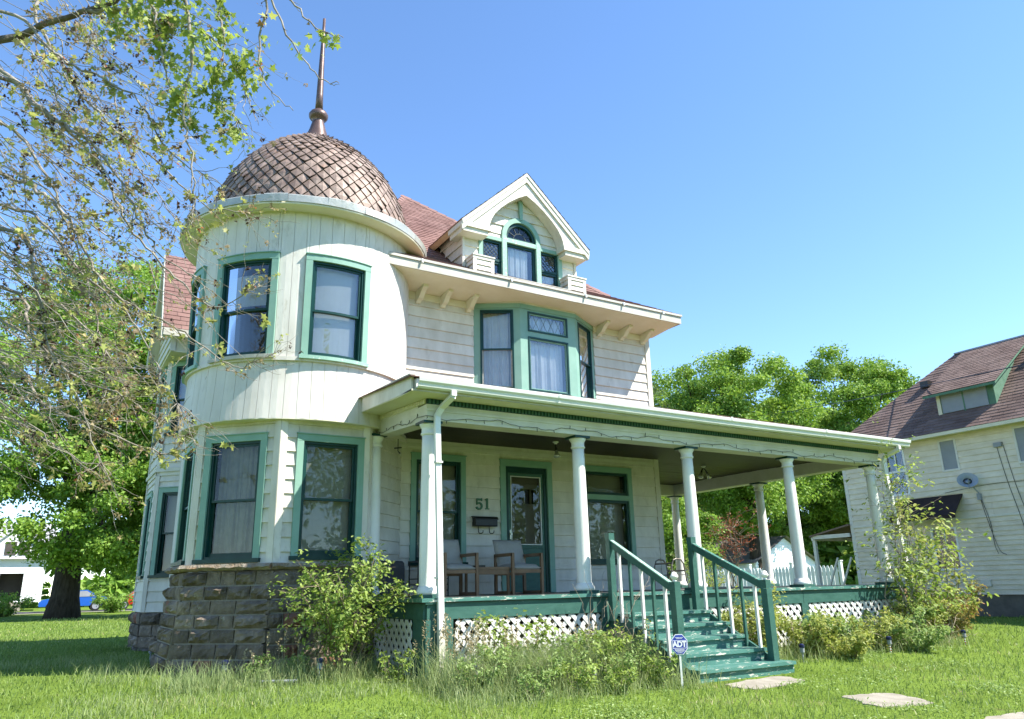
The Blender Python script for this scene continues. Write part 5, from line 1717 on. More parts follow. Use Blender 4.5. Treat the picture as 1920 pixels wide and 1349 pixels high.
# tall grass and weeds in the bed before the porch
def bed(n, x0, x1, y0, y1, hmin, hmax, pw=1.0, jit=.25):
    x = NR.uniform(x0, x1, n); y = y0 + (y1 - y0) * NR.rand(n)
    x += NR.normal(0, jit, n) * .4; y += NR.normal(0, jit, n) * .4
    h = hmin + (hmax - hmin) * NR.rand(n) ** pw
    k = np.array([not footprint(a, b) for a, b in zip(x, y)])
    return x[k], y[k], h[k]
parts, seeds = [], []
for (n, x0, x1, y0, y1, h0, h1) in ((3000, -.5, 2.4, -2.4, -1.5, .10, .40), (5200, 2.2, 5.3, -3.9, -2.85, .15, .66), (3600, 2.0, 5.3, -4.6, -3.3, .06, .28), (2600, 3.2, 5.1, -4.0, -3.0, .3, .70), (2600, -1.5, 2.4, -3.4, -2.2, .05, .18),
                                    (2600, 7.1, 12.6, -3.9, -2.9, .10, .45), (700, -1.2, .2, -1.2, 1.5, .1, .3), (900, -2.6, -.3, 2.2, 4.0, .08, .2), (500, 4.7, 5.35, -4.7, -3.2, .15, .5)):
    x, y, h = bed(n, x0, x1, y0, y1, h0, h1, 1.6)
    parts.append(blades(x, y, h, .0075, NR.uniform(.15, .8, len(x)), NR.rand(len(x)) * .8))
V, F, T = join(parts)
np_mesh('tall_grass', V, F, MT['tallgrass'], tint=T, kind='stuff', label='tall uncut grass in the bed before the porch', cat='grass')
# flowering grass stalks with pale seed heads
sp_, st_ = [], []
for (n, x0, x1, y0, y1, h0, h1) in ((26, .2, 2.2, -2.2, -1.6, .35, .62), (60, 2.3, 3.3, -3.4, -2.85, .45, .80), (34, 3.3, 5.2, -3.7, -2.9, .4, .7), (14, 7.2, 9.0, -3.6, -3.0, .4, .6)):
    x, y, h = bed(n, x0, x1, y0, y1, h0, h1)
    z = gz_np(x, y)
    lx, ly = NR.normal(0, .06, len(x)), NR.normal(0, .06, len(x))
    w = np.full(len(x), .004)
    st_.append(blades(x, y, h, .006, np.full(len(x), .05), np.full(len(x), .9)))
    m = 16
    ci = np.repeat(np.arange(len(x)), m)
    t = np.tile(np.linspace(.72, 1.02, m), len(x))
    pos = np.stack([x[ci] + NR.normal(0, .006, len(ci)), y[ci] + NR.normal(0, .006, len(ci)), z[ci] + h[ci] * t], 1)
    B = orient(len(ci), .2, None, 0, -1.5)
    sp_.append(leaf_cloud(pos, B, NR.uniform(.025, .045, len(ci)), T_DIAMOND, NR.rand(len(ci))))
V, F, T = join(st_); V2, F2, T2 = join(sp_)
np_mesh('grass_stalks', V, F, MT['tallgrass'], tint=T, kind='stuff', label='thin stalks of flowering grass before the porch', cat='grass')
np_mesh('seed_heads', V2, F2, MT['seed'], tint=T2, kind='stuff', label='pale feathery seed heads on the tall grass', cat='grass')

# ------------------------------------------------------------------ shrubs and weeds
def shrub(name, label, base, stems, spread, height, nleaf, leaf, mat, rng, group=None, tmpl=T_OVAL, cat='shrub', stem_r=.012, stem_m='stem', low=.3, up_=.5, twigs=5, leafend=1.0, rx=1.0, cluster=5):
    b = Vector((base[0], base[1], ground_z(base[0], base[1])))
    t = root(name, label, cat, b, group)
    mb = MB()
    spots = []
    for k in range(stems):
        a = 2 * PI * (k + rng.uniform(-.3, .3)) / stems
        tip = b + Vector((math.cos(a) * spread * rng.uniform(.35, 1) * rx, math.sin(a) * spread * rng.uniform(.35, 1), height * rng.uniform(.7, 1.0)))
        st0 = b + Vector((math.cos(a) * .05, math.sin(a) * .05, -.05))
        pts = limb(mb, st0, tip, stem_r, stem_r * .3, rng, .06, 7, .08, 5)
        for j in range(twigs):
            i = rng.randint(max(1, int(7 * low)), 7)
            p = pts[i]
            L = height * rng.uniform(.15, .38)
            d_ = Vector((rng.gauss(0, 1), rng.gauss(0, 1), rng.uniform(-.1, 1.1) * up_ * 2)).normalized()
            tp = limb(mb, p, p + d_ * L, stem_r * .4, stem_r * .12, rng, .03, 4, .08, 4)
            spots += tp[1:]
        spots += pts[max(1, int(7 * low)):]
    mb.build('stems', stem_m, t, smooth=True)
    S = np.array([tuple(s) for s in spots])
    nc = max(1, nleaf // cluster)
    ci = np.repeat(NR.randint(0, len(S), nc), cluster)
    cc = S[ci] + np.repeat(NR.normal(0, height * .045, (nc, 3)), cluster, 0) + NR.normal(0, leaf * .45, (nc * cluster, 3))
    out = cc - np.array([b.x, b.y, b.z + height * .45])
    out /= np.linalg.norm(out, axis=1, keepdims=True) + 1e-6
    B = orient(len(cc), .8, out, .5, .2)
    tint = np.clip(NR.normal(.5, .22, len(cc)), 0, 1)
    V, F, T = leaf_cloud(cc, B, leaf * NR.uniform(.6, 1.25, len(cc)), tmpl, tint)
    np_mesh('foliage', V, F, MT[mat], t, T)
    return t
rv = random.Random(41)
shrub('shrub', 'lime green leafy shrub with bare lower stems in front of the stone base', (1.62, -1.95), 10, .92, 1.45, 5200, .062, 'lf_shrub', rv, low=.40, twigs=12, stem_r=.016, rx=.80)
# weeds before the porch
WE = [(3.55, -3.05, .75, 'broad leafy weed against the left lattice panel', 'lf_shrub', 420, .075), (4.15, -3.35, .55, 'bushy green weed below the armchairs', 'lf_weed', 520, .06), (4.65, -3.2, .5, 'low leafy weed near the second column', 'lf_weed', 420, .06),
      (5.02, -3.35, .62, 'yellow-green weed beside the upper stair post', 'lf_bush', 260, .055), (2.95, -3.55, .40, 'small green weed by the corner downspout', 'lf_weed', 300, .05), (3.35, -3.95, .35, 'low weed at the lawn edge before the lattice', 'lf_weed', 360, .05),
      (3.15, -3.25, .5, 'leafy weed between the downspout and the lattice', 'lf_weed', 420, .06), (4.9, -3.8, .5, 'leafy weed behind the blue sign', 'lf_weed', 480, .055), (2.55, -3.75, .38, 'weed at the lawn edge left of the downspout', 'lf_weed', 380, .05), (3.7, -4.25, .34, 'lowest weed at the front edge of the bed', 'lf_shrub', 380, .05), (4.35, -3.75, .62, 'tallest leafy weed before the second column', 'lf_shrub', 520, .06), (.6, -1.9, .3, 'low weed before the stone base', 'lf_weed', 260, .05), (3.0, -4.3, .3, 'small front weed near the corner downspout', 'lf_weed', 300, .045), (4.75, -4.35, .36, 'leafy weed just left of the sign stake', 'lf_shrub', 340, .05), (4.1, -4.45, .3, 'small pale weed at the very front of the bed', 'lf_shrub', 300, .045),
      (2.05, -2.65, .35, 'small leafy weed at the porch corner', 'lf_shrub', 260, .05), (4.4, -4.1, .38, 'low weed close to the blue sign', 'lf_weed', 320, .05), (1.1, -1.75, .32, 'low weed under the shrub', 'lf_weed', 240, .05), (3.9, -3.7, .45, 'middle weed of the bed before the lattice', 'lf_weed', 420, .055)]
for x, y, h, l, m, n, lf in WE:
    shrub('weed', l, (x, y), 7, h * .75, h * .98, int(n * 1.6), lf, m, rv, group='weeds before the porch', cat='weed', stem_r=.005, twigs=4, low=.15)
# bare bramble canes
bc = root('bramble', 'arching bare pale canes before the second column', 'bramble', (4.9, -3.1, ground_z(4.9, -3.1)))
mb = MB()
for k in range(13):
    a, b = Vector((rv.uniform(4.5, 5.3), rv.uniform(-3.4, -3.0), ground_z(5, -3.2))), Vector((rv.uniform(4.5, 5.9), rv.uniform(-3.7, -2.9), rv.uniform(-.25, .30)))
    limb(mb, a, b, .005, .002, rv, .12, 7, .10, 4)
mb.build('canes', 'drybr', bc, smooth=True)
# yellow-green bushes right of the steps
BU = [(7.75, -3.25, .75, .55, 'lf_bush', 'yellow-green bush just right of the lower stair post'), (8.7, -3.45, .62, .6, 'lf_bush', 'low golden bush before the middle lattice panel'), (9.5, -3.3, .6, .6, 'lf_weed', 'green bush before the post between the lattice panels'),
      (10.4, -3.45, .58, .6, 'lf_bush', 'low yellow bush before the right lattice panel'), (11.3, -3.35, .62, .65, 'lf_weed', 'dense green bush near the right porch corner'), (12.2, -3.3, .85, .7, 'lf_bush', 'large yellow-green bush at the right porch corner'),
      (13.3, -3.1, .95, .7, 'lf_red', 'tall bush with reddish young leaves beyond the porch corner'), (14.3, -2.6, .75, .6, 'lf_red', 'outermost bush with reddish young leaves toward the neighbour'), (8.1, -3.0, 1.15, .45, 'lf_bush', 'taller leafy sprout climbing beside the stair rail'),
      (9.05, -3.9, .42, .5, 'lf_bush', 'lowest yellow bush at the lawn edge'), (10.9, -3.9, .40, .5, 'lf_weed', 'low green bush at the lawn edge by the striped light'), (15.3, -1.6, .5, .5, 'lf_bush', 'small pale bush before the neighbour foundation')]
for x, y, h, sp, m, l in BU:
    shrub('bush', l, (x, y), 11, sp, h * .86, int(2300 * sp / .6), .064, m, rv, group='bushes along the right side of the porch', cat='bush', stem_r=.008, twigs=7, low=.15, cluster=4)
# saplings at the right porch corner
for i, (x, y, h, l) in enumerate(((11.75, -3.15, 2.1, 'leftmost thin sapling with sparse leaves before the right lattice'), (12.55, -3.05, 2.75, 'tallest leafy sapling against the corner column'), (13.0, -3.2, 2.2, 'leafy sapling just right of the corner downspout'),
                                  (13.55, -3.0, 1.9, 'rightmost sapling with yellow-green leaves'), (12.25, -3.3, 1.7, 'short sapling left of the corner downspout'))):
    shrub('sapling', l, (x, y), 4 if i else 3, .42, h, 520 if i else 300, .10, 'lf_bush' if i % 2 else 'lf_shrub', rv, group='saplings at the right porch corner', cat='sapling', stem_r=.016, twigs=7, low=.35, stem_m='twig', up_=.4, cluster=5)
vine = shrub('vine', 'leafy vine hanging on the right end of the porch beam', (12.62, -2.85), 3, .25, 3.35, 420, .085, 'lf_shrub', rv, cat='vine', stem_r=.012, twigs=6, low=.72)
# dry brush
bd = root('dry_brush', 'tangle of pale dry twigs before the right bushes', 'brush pile', (11.2, -3.75, ground_z(11, -3.7)))
mb = MB()
for k in range(60):
    a = Vector((rv.uniform(10.2, 12.6), rv.uniform(-3.9, -3.4), ground_z(11, -3.7) + rv.uniform(.02, .25)))
    limb(mb, a, a + Vector((rv.uniform(-.7, .7), rv.uniform(-.3, .3), rv.uniform(-.05, .35))), .004, .0015, rv, .08, 5, .12, 3)
mb.build('twigs', 'drybr', bd)
# ------------------------------------------------------------------ overhanging maple at the left
rm = random.Random(77)
MB_ = (-4.6, -3.6)
mz = ground_z(*MB_)
mt = root('maple_tree', 'maple with drooping twigs and opening leaves overhanging from the left edge', 'tree', (MB_[0], MB_[1], mz))
BRANCH = [[[-2.95, -3.44, 5.76], [-2.58, -3.82, 5.84], [-2.16, -4.22, 5.89], [-1.81, -4.6, 6.02], [-1.44, -5.01, 6.19], [-.9, -5.5, 6.5]],
 [[-2.19, -4.2, 5.88], [-1.88, -4.49, 5.82], [-1.55, -4.84, 5.55], [-1.18, -5.13, 5.37], [-0.93, -5.28, 5.05], [-0.72, -5.38, 4.58]],
 [[-2.93, -3.12, 5.52], [-2.59, -3.34, 5.2], [-2.36, -3.52, 4.97], [-2.02, -3.71, 4.58], [-1.73, -3.85, 4.09], [-1.43, -3.96, 3.56], [-1.06, -4.17, 3.15], [-0.72, -4.38, 2.82], [-0.42, -4.62, 2.97]],
 [[-2.43, -4.01, 4.74], [-2.12, -4.22, 4.44], [-1.82, -4.42, 4.13], [-1.54, -4.53, 3.63], [-1.26, -4.55, 3.19], [-0.94, -4.78, 2.94]],
 [[-2.83, -2.41, 4.7], [-2.55, -2.65, 4.56], [-2.2, -2.87, 4.24], [-1.89, -3.01, 3.73], [-1.63, -3.13, 3.3], [-1.1, -3.45, 2.91], [-0.74, -3.7, 2.65], [-0.38, -3.93, 2.35], [-0.24, -4.15, 2.37]],
 [[-2.7, -3.21, 3.98], [-2.24, -3.51, 3.69], [-1.85, -3.69, 3.17], [-1.38, -3.94, 2.71], [-1.1, -4.04, 2.17], [-0.87, -4.07, 1.86]],
 [[-0.84, -6.07, 5.39], [-0.78, -6.05, 5.21], [-0.78, -5.97, 4.63], [-0.69, -5.94, 4.41], [-0.48, -6.09, 4.11]],
 [[-0.87, -5.9, 5.65], [-0.7, -5.9, 5.36], [-0.52, -5.98, 4.9], [-0.32, -6.1, 4.55], [-0.12, -6.19, 4.48]],
 [[-0.71, -5.81, 5.8], [-0.52, -5.82, 5.5], [-0.31, -5.96, 5.18], [-0.1, -6.14, 4.99]],
 [[-1.74, -5.06, 5.81], [-1.61, -5.03, 5.51], [-1.5, -5.06, 5.04], [-1.33, -5.01, 4.6], [-1.21, -5.08, 4.25]],
 [[-1.5, -5.5, 5.61], [-1.37, -5.48, 5.33], [-1.27, -5.48, 4.78], [-1.28, -5.32, 4.36], [-1.14, -5.29, 3.7], [-1.09, -5.21, 3.38]],
 [[-1.2, -5.21, 6.0], [-1.05, -5.16, 5.59], [-0.98, -5.19, 5.22], [-1.01, -5.03, 4.82], [-0.76, -5.18, 4.45]],
 [[-2.61, -2.76, 3.24], [-2.25, -2.93, 2.77], [-1.86, -3.13, 2.3], [-1.36, -3.47, 2.03], [-1.01, -3.71, 1.76]],
 [[-2.54, -1.97, 2.63], [-2.07, -2.21, 2.14], [-1.53, -2.57, 1.87], [-0.9, -2.97, 1.56], [-0.67, -3.29, 1.73]],
 [[-2.74, -1.96, 3.97], [-2.13, -2.25, 3.39], [-1.53, -2.52, 2.75], [-1.26, -2.63, 2.25]],
 [[-2.99, -1.91, 5.65], [-2.53, -2.14, 5.15], [-2.17, -2.24, 4.47], [-1.85, -2.29, 3.7], [-1.59, -2.3, 2.93], [-1.44, -2.25, 2.19]],
 [[-2.61, -3.82, 3.46], [-2.28, -3.86, 3.02], [-2.07, -3.9, 2.4], [-1.73, -3.9, 1.81], [-1.49, -3.96, 1.21]],
 [[-2.9, -3.32, 6.7], [-2.67, -3.39, 6.17], [-2.34, -3.51, 5.59], [-1.87, -3.7, 4.96], [-1.38, -3.96, 4.51], [-0.9, -4.21, 4.01], [-0.52, -4.5, 3.85]],
 [[-2.37, -3.06, 7.16], [-2.17, -3.07, 6.47], [-1.87, -3.13, 5.8], [-1.69, -3.14, 5.14], [-1.3, -3.27, 4.49], [-0.93, -3.43, 3.97]],
 [[-2.69, -1.06, 3.41], [-2.23, -1.31, 2.99], [-1.76, -1.64, 2.76], [-1.38, -2.0, 2.78]],
 [[-2.49, -1.34, 2.15], [-1.97, -1.67, 1.81], [-1.56, -1.95, 1.55]],
 [[-2.92, -4.04, 5.69], [-2.46, -4.3, 5.25], [-2.16, -4.51, 4.98], [-1.68, -4.81, 4.66], [-1.3, -4.85, 4.11], [-0.98, -5.08, 3.86]]]
GREENB = {1, 9, 10, 11, 7, 8}
def smooth_line(P, n):
    P = [Vector(p) for p in P]
    out = []
    for i in range(len(P) - 1):
        p0, p1, p2, p3 = P[max(i - 1, 0)], P[i], P[i + 1], P[min(i + 2, len(P) - 1)]
        for k in range(n):
            t = k / n
            out.append(.5 * ((2 * p1) + (p2 - p0) * t + (2 * p0 - 5 * p1 + 4 * p2 - p3) * t * t + (3 * p1 - p0 - 3 * p2 + p3) * t ** 3))
    out.append(P[-1])
    return out
trunk = MB()
tp = [(MB_[0], MB_[1], mz - .2), (MB_[0], MB_[1], mz + .5), (MB_[0] + .05, MB_[1], 1.5), (MB_[0] + .02, MB_[1] + .1, 4.0), (MB_[0] + .1, MB_[1], 6.5), (MB_[0] + .3, MB_[1] - .2, 8.5)]
trunk.tube(tp, [.42, .30, .26, .20, .12, .05], 12)
hold = [Vector(q) for q in tp[2:]]
limbs_, tw, nodes, gnodes = MB(), MB(), [], []
main = smooth_line(BRANCH[0], 5)
for bi, P in enumerate(BRANCH):
    pts = [Vector(q) for q in P]
    if bi == 0:
        st0 = Vector((MB_[0] + .05, MB_[1], 4.6))
    elif bi in (6, 7, 8, 9, 10, 11, 1):
        st0 = min(main, key=lambda q: (q - pts[0]).length)
    elif bi == 3:
        st0 = Vector((-2.93, -3.7, 5.3))
    else:
        st0 = Vector((MB_[0] + .05, MB_[1], max(2.2, min(7.5, pts[0].z - .3))))
    full = smooth_line([st0] + pts, 6)
    # small kinks
    full = [q + Vector((rm.gauss(0, .012), rm.gauss(0, .012), rm.gauss(0, .012))) for q in full]
    r0 = .050 if bi == 0 else (.016 if bi in (6, 7, 8) else rm.uniform(.017, .026))
    rs = [r0 * (1 - .86 * (i / (len(full) - 1)) ** .8) + .0012 for i in range(len(full))]
    (limbs_ if bi == 0 else tw).tube(full, rs, 7)
    green = bi in GREENB
    n0 = 6 if bi else 10
    L = sum((a - b).length for a, b in zip(full[n0:], full[n0 + 1:]))
    ntw = int(L * (8 if not green else 9)) + 2
    if bi in (6,): ntw = 2
    if bi in (7, 8): ntw = 7
    for k in range(ntw):
        i = rm.randint(n0, len(full) - 2) if rm.random() < .85 else len(full) - 2
        p = full[i]
        tg = (full[i + 1] - full[i - 1]).normalized()
        dv = (tg * .75 + Vector((rm.gauss(0, .55), rm.gauss(0, .55), rm.gauss(-.12, .45)))).normalized()
        ln = rm.uniform(.12, .62) if bi not in (6, 7, 8, 9, 10, 11) else (rm.uniform(.04, .11) if bi < 9 else rm.uniform(.1, .36))
        q = limb(tw, p, p + dv * ln + Vector((0, 0, -.10 * ln)), .0048, .0014, rm, -.05, 5, .10, 4)
        tgt = gnodes if green and rm.random() < .85 and q[-1].z > 4.35 else nodes
        if bi == 6:
            nodes.append(q[-1]); continue
        if bi in (7, 8):
            if i > .55 * len(full): tgt.append(q[-1])
            continue
        tgt += [q[-1], q[3]]
        if rm.random() < .6: tgt.append(q[2])
        for _ in range(rm.choice((1, 2, 2, 3)) if bi not in (6, 7, 8) else 1):
            j = rm.randint(1, 4)
            d2 = (dv + Vector((rm.gauss(0, .6), rm.gauss(0, .6), rm.gauss(-.05, .5)))).normalized()
            q2 = limb(tw, q[j], q[j] + d2 * rm.uniform(.06, .3), .0028, .0011, rm, -.04, 4, .10, 4)
            tgt.append(q2[-1])
            if rm.random() < .4: tgt.append(q2[2])
    # buds along the branch itself
    for i in range(n0, len(full)):
        if rm.random() < .5: nodes.append(full[i])
# long pale whips sweeping down to the right
for k in range(230):
    low_ = k > 110
    st0 = Vector((rm.uniform(-3.3, -2.5) if k % 3 else rm.uniform(-2.6, -1.7), rm.uniform(-4.6, -1.6), rm.uniform(3.4, 6.9) if not low_ else rm.uniform(1.7, 3.6)))
    dv = Vector((rm.uniform(.45, .95), rm.uniform(-.45, .15), rm.uniform(-1.0, -.25) if not low_ else rm.uniform(-.65, .2))).normalized()
    ln = rm.uniform(.9, 2.4) if not low_ else rm.uniform(.5, 1.5)
    q = limb(tw, st0, st0 + dv * ln, rm.uniform(.004, .0085), .0016, rm, rm.uniform(-.02, .06), 9, .05, 5)
    for _ in range(rm.randint(2, 5)):
        j = rm.randint(2, 8)
        d2 = (dv + Vector((rm.gauss(0, .5), rm.gauss(0, .5), rm.gauss(0, .45)))).normalized()
        q2 = limb(tw, q[j], q[j] + d2 * rm.uniform(.1, .5), .003, .0011, rm, -.03, 4, .08, 4)
        if not low_ or rm.random() < .35: nodes += [q2[-1], q2[2]]
    if not low_ or rm.random() < .3: nodes += [q[-1], q[6]]
trunk.build('trunk', 'bark', mt, smooth=True)
limbs_.build('limb', 'limb', mt, smooth=True)
tw.build('branches', 'twig', mt, smooth=True)
def clusters(nd_, per, spread, lo, hi, droop, tint, keep=1.0, tmpl=T_MAPLE):
    S = np.array([tuple(q) for q in nd_])
    S = S[NR.rand(len(S)) < keep]
    ci = np.repeat(np.arange(len(S)), per)
    C_ = S[ci] + NR.normal(0, spread, (len(ci), 3)) + np.array([0, 0, -spread * .6])
    B = orient(len(ci), .35, None, 0, droop)
    cl = NR.rand(len(S))[ci]
    return leaf_cloud(C_, B, NR.uniform(lo, hi, len(ci)), tmpl, np.clip(tint(cl, len(ci)), 0, 1))
V, F, T = clusters(gnodes, 8, .042, .035, .088, .9, lambda c, n: .5 + .25 * (c - .5) + NR.normal(0, .18, n), .80)
np_mesh('leaves', V, F, MT['lf_green'], mt, T)
nodes = [q for q in nodes if q[0] < -1.15 - .12 * (q[2] - 3) or rm.random() < .42]
p1 = clusters(nodes, 6, .017, .019, .047, .7, lambda c, n: np.where(c < .22, .02, np.where(c < .60, .2 + c * .4, np.where(c < .975, .50 + (c - .6) * .9, .99))) + NR.normal(0, .04, n), .80, T_LOBED)
p2 = clusters(nodes, 4, .028, .055, .095, .8, lambda c, n: np.where(c < .2, .3, .5 + c * .42) + NR.normal(0, .05, n), .11)
V, F, T = join([p1, p2])
np_mesh('young_leaves', V, F, MT['lf_near'], mt, T)

# ------------------------------------------------------------------ background trees
rt_ = random.Random(9)
def z_at(x, y): return ground_z(x, y)
tree('maple_tree', 'huge maple with a thick dark trunk on the back lawn left of the house', (-.6, 33.6, z_at(-.6, 33.6)), 20, .62,
     [(0, 0, 12.5, 6.5, 6.0, 6.0), (-1.4, -1, 7.0, 3.2, 4.2, 2.6), (2.6, -1.5, 6.6, 4.0, 4.2, 3.8), (-.5, -3.5, 3.8, 3.2, 2.2, 1.6), (1.2, 0, 16, 5, 5, 4), (3.5, -2, 3.6, 2.4, 2.2, 1.8), (2.5, -1, 11, 4.5, 4, 4), (.8, -3.5, 3.0, 2.8, 1.8, 1.1), (3.2, -3, 2.8, 2.2, 1.8, 1.4)], 290, 440, .205, 'lf_maple2', rt_, tmpl=T_DIAMOND, fork=.28, limbs=26, clump=(.7, 1.4))
tree('maple_tree', 'bright green maple close behind the left side wing', (4.6, 30.5, z_at(4, 30)), 16, .35,
     [(0, 0, 9, 4.5, 4.2, 5.5), (-1.5, -1, 4.6, 3.6, 3.2, 2.6), (-2.6, -1, 8, 2.6, 3, 3)], 130, 480, .18, 'lf_maple2', rt_, tmpl=T_DIAMOND, fork=.3, limbs=16, clump=(.6, 1.2))
tree('maple_tree', 'distant maple filling the gap at the far left edge', (-9.5, 41, z_at(-9, 41)), 17, .4,
     [(0, 0, 12.5, 5.5, 5, 5.0)], 100, 380, .22, 'lf_maple', rt_, tmpl=T_DIAMOND, fork=.3, limbs=14, clump=(.8, 1.5))
for hx, hy, hl in ((-3.4, 43.0, 'low bush at the far lawn edge left of the maple trunk'), (2.4, 43.6, 'low bush at the far lawn edge right of the maple trunk')):
    shrub('hedge_bush', hl, (hx, hy), 14, 1.7, 1.15, 2600, .15, 'lf_maple', rv, low=.05, twigs=8, tmpl=T_DIAMOND, stem_r=.02, group='low bushes at the far lawn edge')
shrub('hedge_bush', 'rounded green bush beside the far lawn under the big maple', (3.2, 27.0), 14, 1.6, 2.1, 3600, .13, 'lf_maple2', rv, low=.1, twigs=8, tmpl=T_DIAMOND, stem_r=.02)
shrub('hedge_bush', 'second green bush at the far lawn edge near the wing', (5.0, 24.0), 14, 1.5, 1.8, 3200, .12, 'lf_weed', rv, low=.1, twigs=8, tmpl=T_DIAMOND, stem_r=.02)
tree('maple_tree', 'tall round green maple behind the porch, left of two', (34.8, 20.6, z_at(34, 20)), 15.6, .42,
     [(0, 0, 11.0, 4.3, 4.3, 4.0), (-2.6, -.8, 8.6, 3.0, 3.0, 2.8), (2.0, -.5, 8.4, 3.0, 3.0, 3.0), (0, 0, 6.2, 3.6, 3.6, 2.2)], 280, 450, .195, 'lf_maple2', rt_, tmpl=T_DIAMOND, group='round maples beyond the porch roof', fork=.28, limbs=22, clump=(.6, 1.25))
tree('maple_tree', 'tall round green maple behind the neighbour roof, right of two', (49.0, 22.6, z_at(45, 22)), 18.2, .45,
     [(0, 0, 12.8, 5.0, 4.6, 5.0), (-3.0, -.5, 9, 3.4, 3.2, 3.2), (2.2, -.5, 9.4, 3.0, 3.0, 3.0), (0, 0, 6.4, 4.6, 4, 2.6)], 280, 440, .21, 'lf_maple2', rt_, tmpl=T_DIAMOND, group='round maples beyond the porch roof', fork=.28, limbs=20, clump=(.7, 1.4))
tree('maple_tree', 'farther green maple rising right behind the neighbour roof ridge', (60.0, 27.5, z_at(60, 27)), 19.5, .45,
     [(0, 0, 13.5, 5.0, 4.6, 5.2), (-3.4, -.5, 9, 4.0, 3.2, 4), (2.2, -.5, 9.4, 4.0, 3.0, 4)], 150, 420, .26, 'lf_maple', rt_, group='round maples beyond the porch roof', tmpl=T_DIAMOND, fork=.28, limbs=12, clump=(.7, 1.5))
tree('maple_tree', 'lighter green tree just right of the house corner, beyond the conifer', (35.6, 28.0, z_at(35, 27)), 16.2, .35,
     [(0, 0, 11.6, 4.6, 4.2, 3.8), (-3.4, 0, 9.6, 3.4, 3, 2.8), (2.4, 0, 7.0, 3.6, 3.4, 3.2), (-1, 0, 5.5, 4, 3, 3)], 150, 460, .22, 'lf_maple2', rt_, tmpl=T_DIAMOND, fork=.3, limbs=16, clump=(.7, 1.3))
tree('pine_tree', 'greyish conifer peeking past the right corner of the house', (25.9, 19.6, z_at(25, 19)), 12.4, .22,
     [(0, 0, 9.6, 1.4, 1.4, 2.4), (0, 0, 7.6, 1.8, 1.8, 2.0), (0, 0, 5.4, 2.1, 2.1, 2.2), (0, 0, 3.2, 2.4, 2.4, 1.6)], 95, 320, .20, 'lf_needle', rt_, tmpl=(np.array([[0, -.05, 0], [0, .05, 0], [1, 0, 0]]), np.array([[0, 1, 2]])), fork=.6, limbs=30, clump=(.35, .7), trunk_top=.95)
tree('shade_tree', 'dark leafy tree between the porch posts behind the garage', (43.5, 26.0, z_at(43, 26)), 10.5, .26,
     [(0, 0, 5.2, 3.2, 3.0, 3.0), (-1.8, .5, 3.2, 2.2, 2.2, 1.6), (1.6, -.5, 3.6, 2.0, 2, 1.8)], 110, 420, .20, 'lf_maple', rt_, tmpl=T_DIAMOND, group='trees seen through the porch', fork=.25, limbs=16, clump=(.5, 1.0))
tree('shade_tree', 'light green tree seen between the back porch posts', (24.6, 18.4, z_at(25, 17)), 7.6, .20,
     [(0, 0, 4.4, 2.6, 2.4, 2.3), (1.5, -1, 3.2, 1.8, 1.8, 1.4)], 80, 380, .15, 'lf_maple2', rt_, tmpl=T_DIAMOND, group='trees seen through the porch', fork=.25, limbs=14, clump=(.45, .9))
tree('shade_tree', 'tree whose foliage closes the view behind the garage', (41.0, 31, z_at(41, 31)), 10.5, .30,
     [(0, 0, 5.8, 4.8, 4, 3.8), (-4, 0, 4.4, 3.6, 3, 2.8)], 100, 380, .21, 'lf_maple', rt_, tmpl=T_DIAMOND, group='trees seen through the porch', fork=.3, limbs=14, clump=(.7, 1.3))
shrub('red_bush', 'copper red dying bush between the porch posts', (21.8, 10.2), 7, .6, 3.6, 1100, .09, 'lf_copper', rv, low=.85, twigs=8, tmpl=T_DIAMOND, stem_r=.03, cat='bush')
shrub('garden_shrub', 'leafy branches hanging before the garage roof', (20.5, 10.8), 9, 1.5, 2.3, 1500, .10, 'lf_shrub', rv, low=.35, twigs=9, tmpl=T_OVAL, stem_r=.02)
shrub('garden_shrub', 'leafy shrub in the side yard below the porch beam', (17.5, 7.2), 9, .9, 1.35, 1300, .075, 'lf_bush', rv, low=.2, twigs=8, stem_r=.012)

# ------------------------------------------------------------------ neighbouring house
rn = random.Random(31)
nb_ = root('neighbour_house', 'aged white clapboard neighbour house with brown shingled hip roof and shed dormer', 'house', (24, -2, GZ))
NF = PF((20.5, 3.75), (-1, 0))         # u = 3.75 - Y
NL = 13.0
uy = lambda y: 3.75 - y
nops = [(uy(.43), uy(-.03), 3.05, 3.93), (uy(2.18), uy(1.58), 2.52, 3.92), (uy(-1.66), uy(-2.6), 3.0, 3.95), (uy(1.12), uy(.42), .28, 1.42)]
siding(nb_, 'upper_wall', NF, 0, NL, 1.70, 4.06, nops, rn, mat='nbwhite', expo=.168, breaks=.9, proud=.026)
siding(nb_, 'lower_wall', NF, 0, NL, -.41, 1.64, nops, rn, mat='nbwhite', expo=.128, breaks=.3, proud=.026)
MB().fbox(NF, 0, NL, 1.641, 1.70, -.02, .035).build('belt_course', 'nbtrim', nb_)
MB().fbox(NF, 0, NL, -1.15, -.42, -.2, -.02).build('foundation', 'greywall', nb_)
MB().fbox(NF, -.012, .11, -.41, 4.0, .001, .024).build('corner_board', 'nbtrim', nb_)
NB2 = PF((28.5, 3.75), (0, 1))
sheath(NB2, 0, 8.0, -.41, 4.06, []).build('back_wall', 'nbwhite', nb_)
MB().box(20.7, 28.4, -9.2, 3.6, -1.15, -.42).build('foundation', 'greywall', nb_)
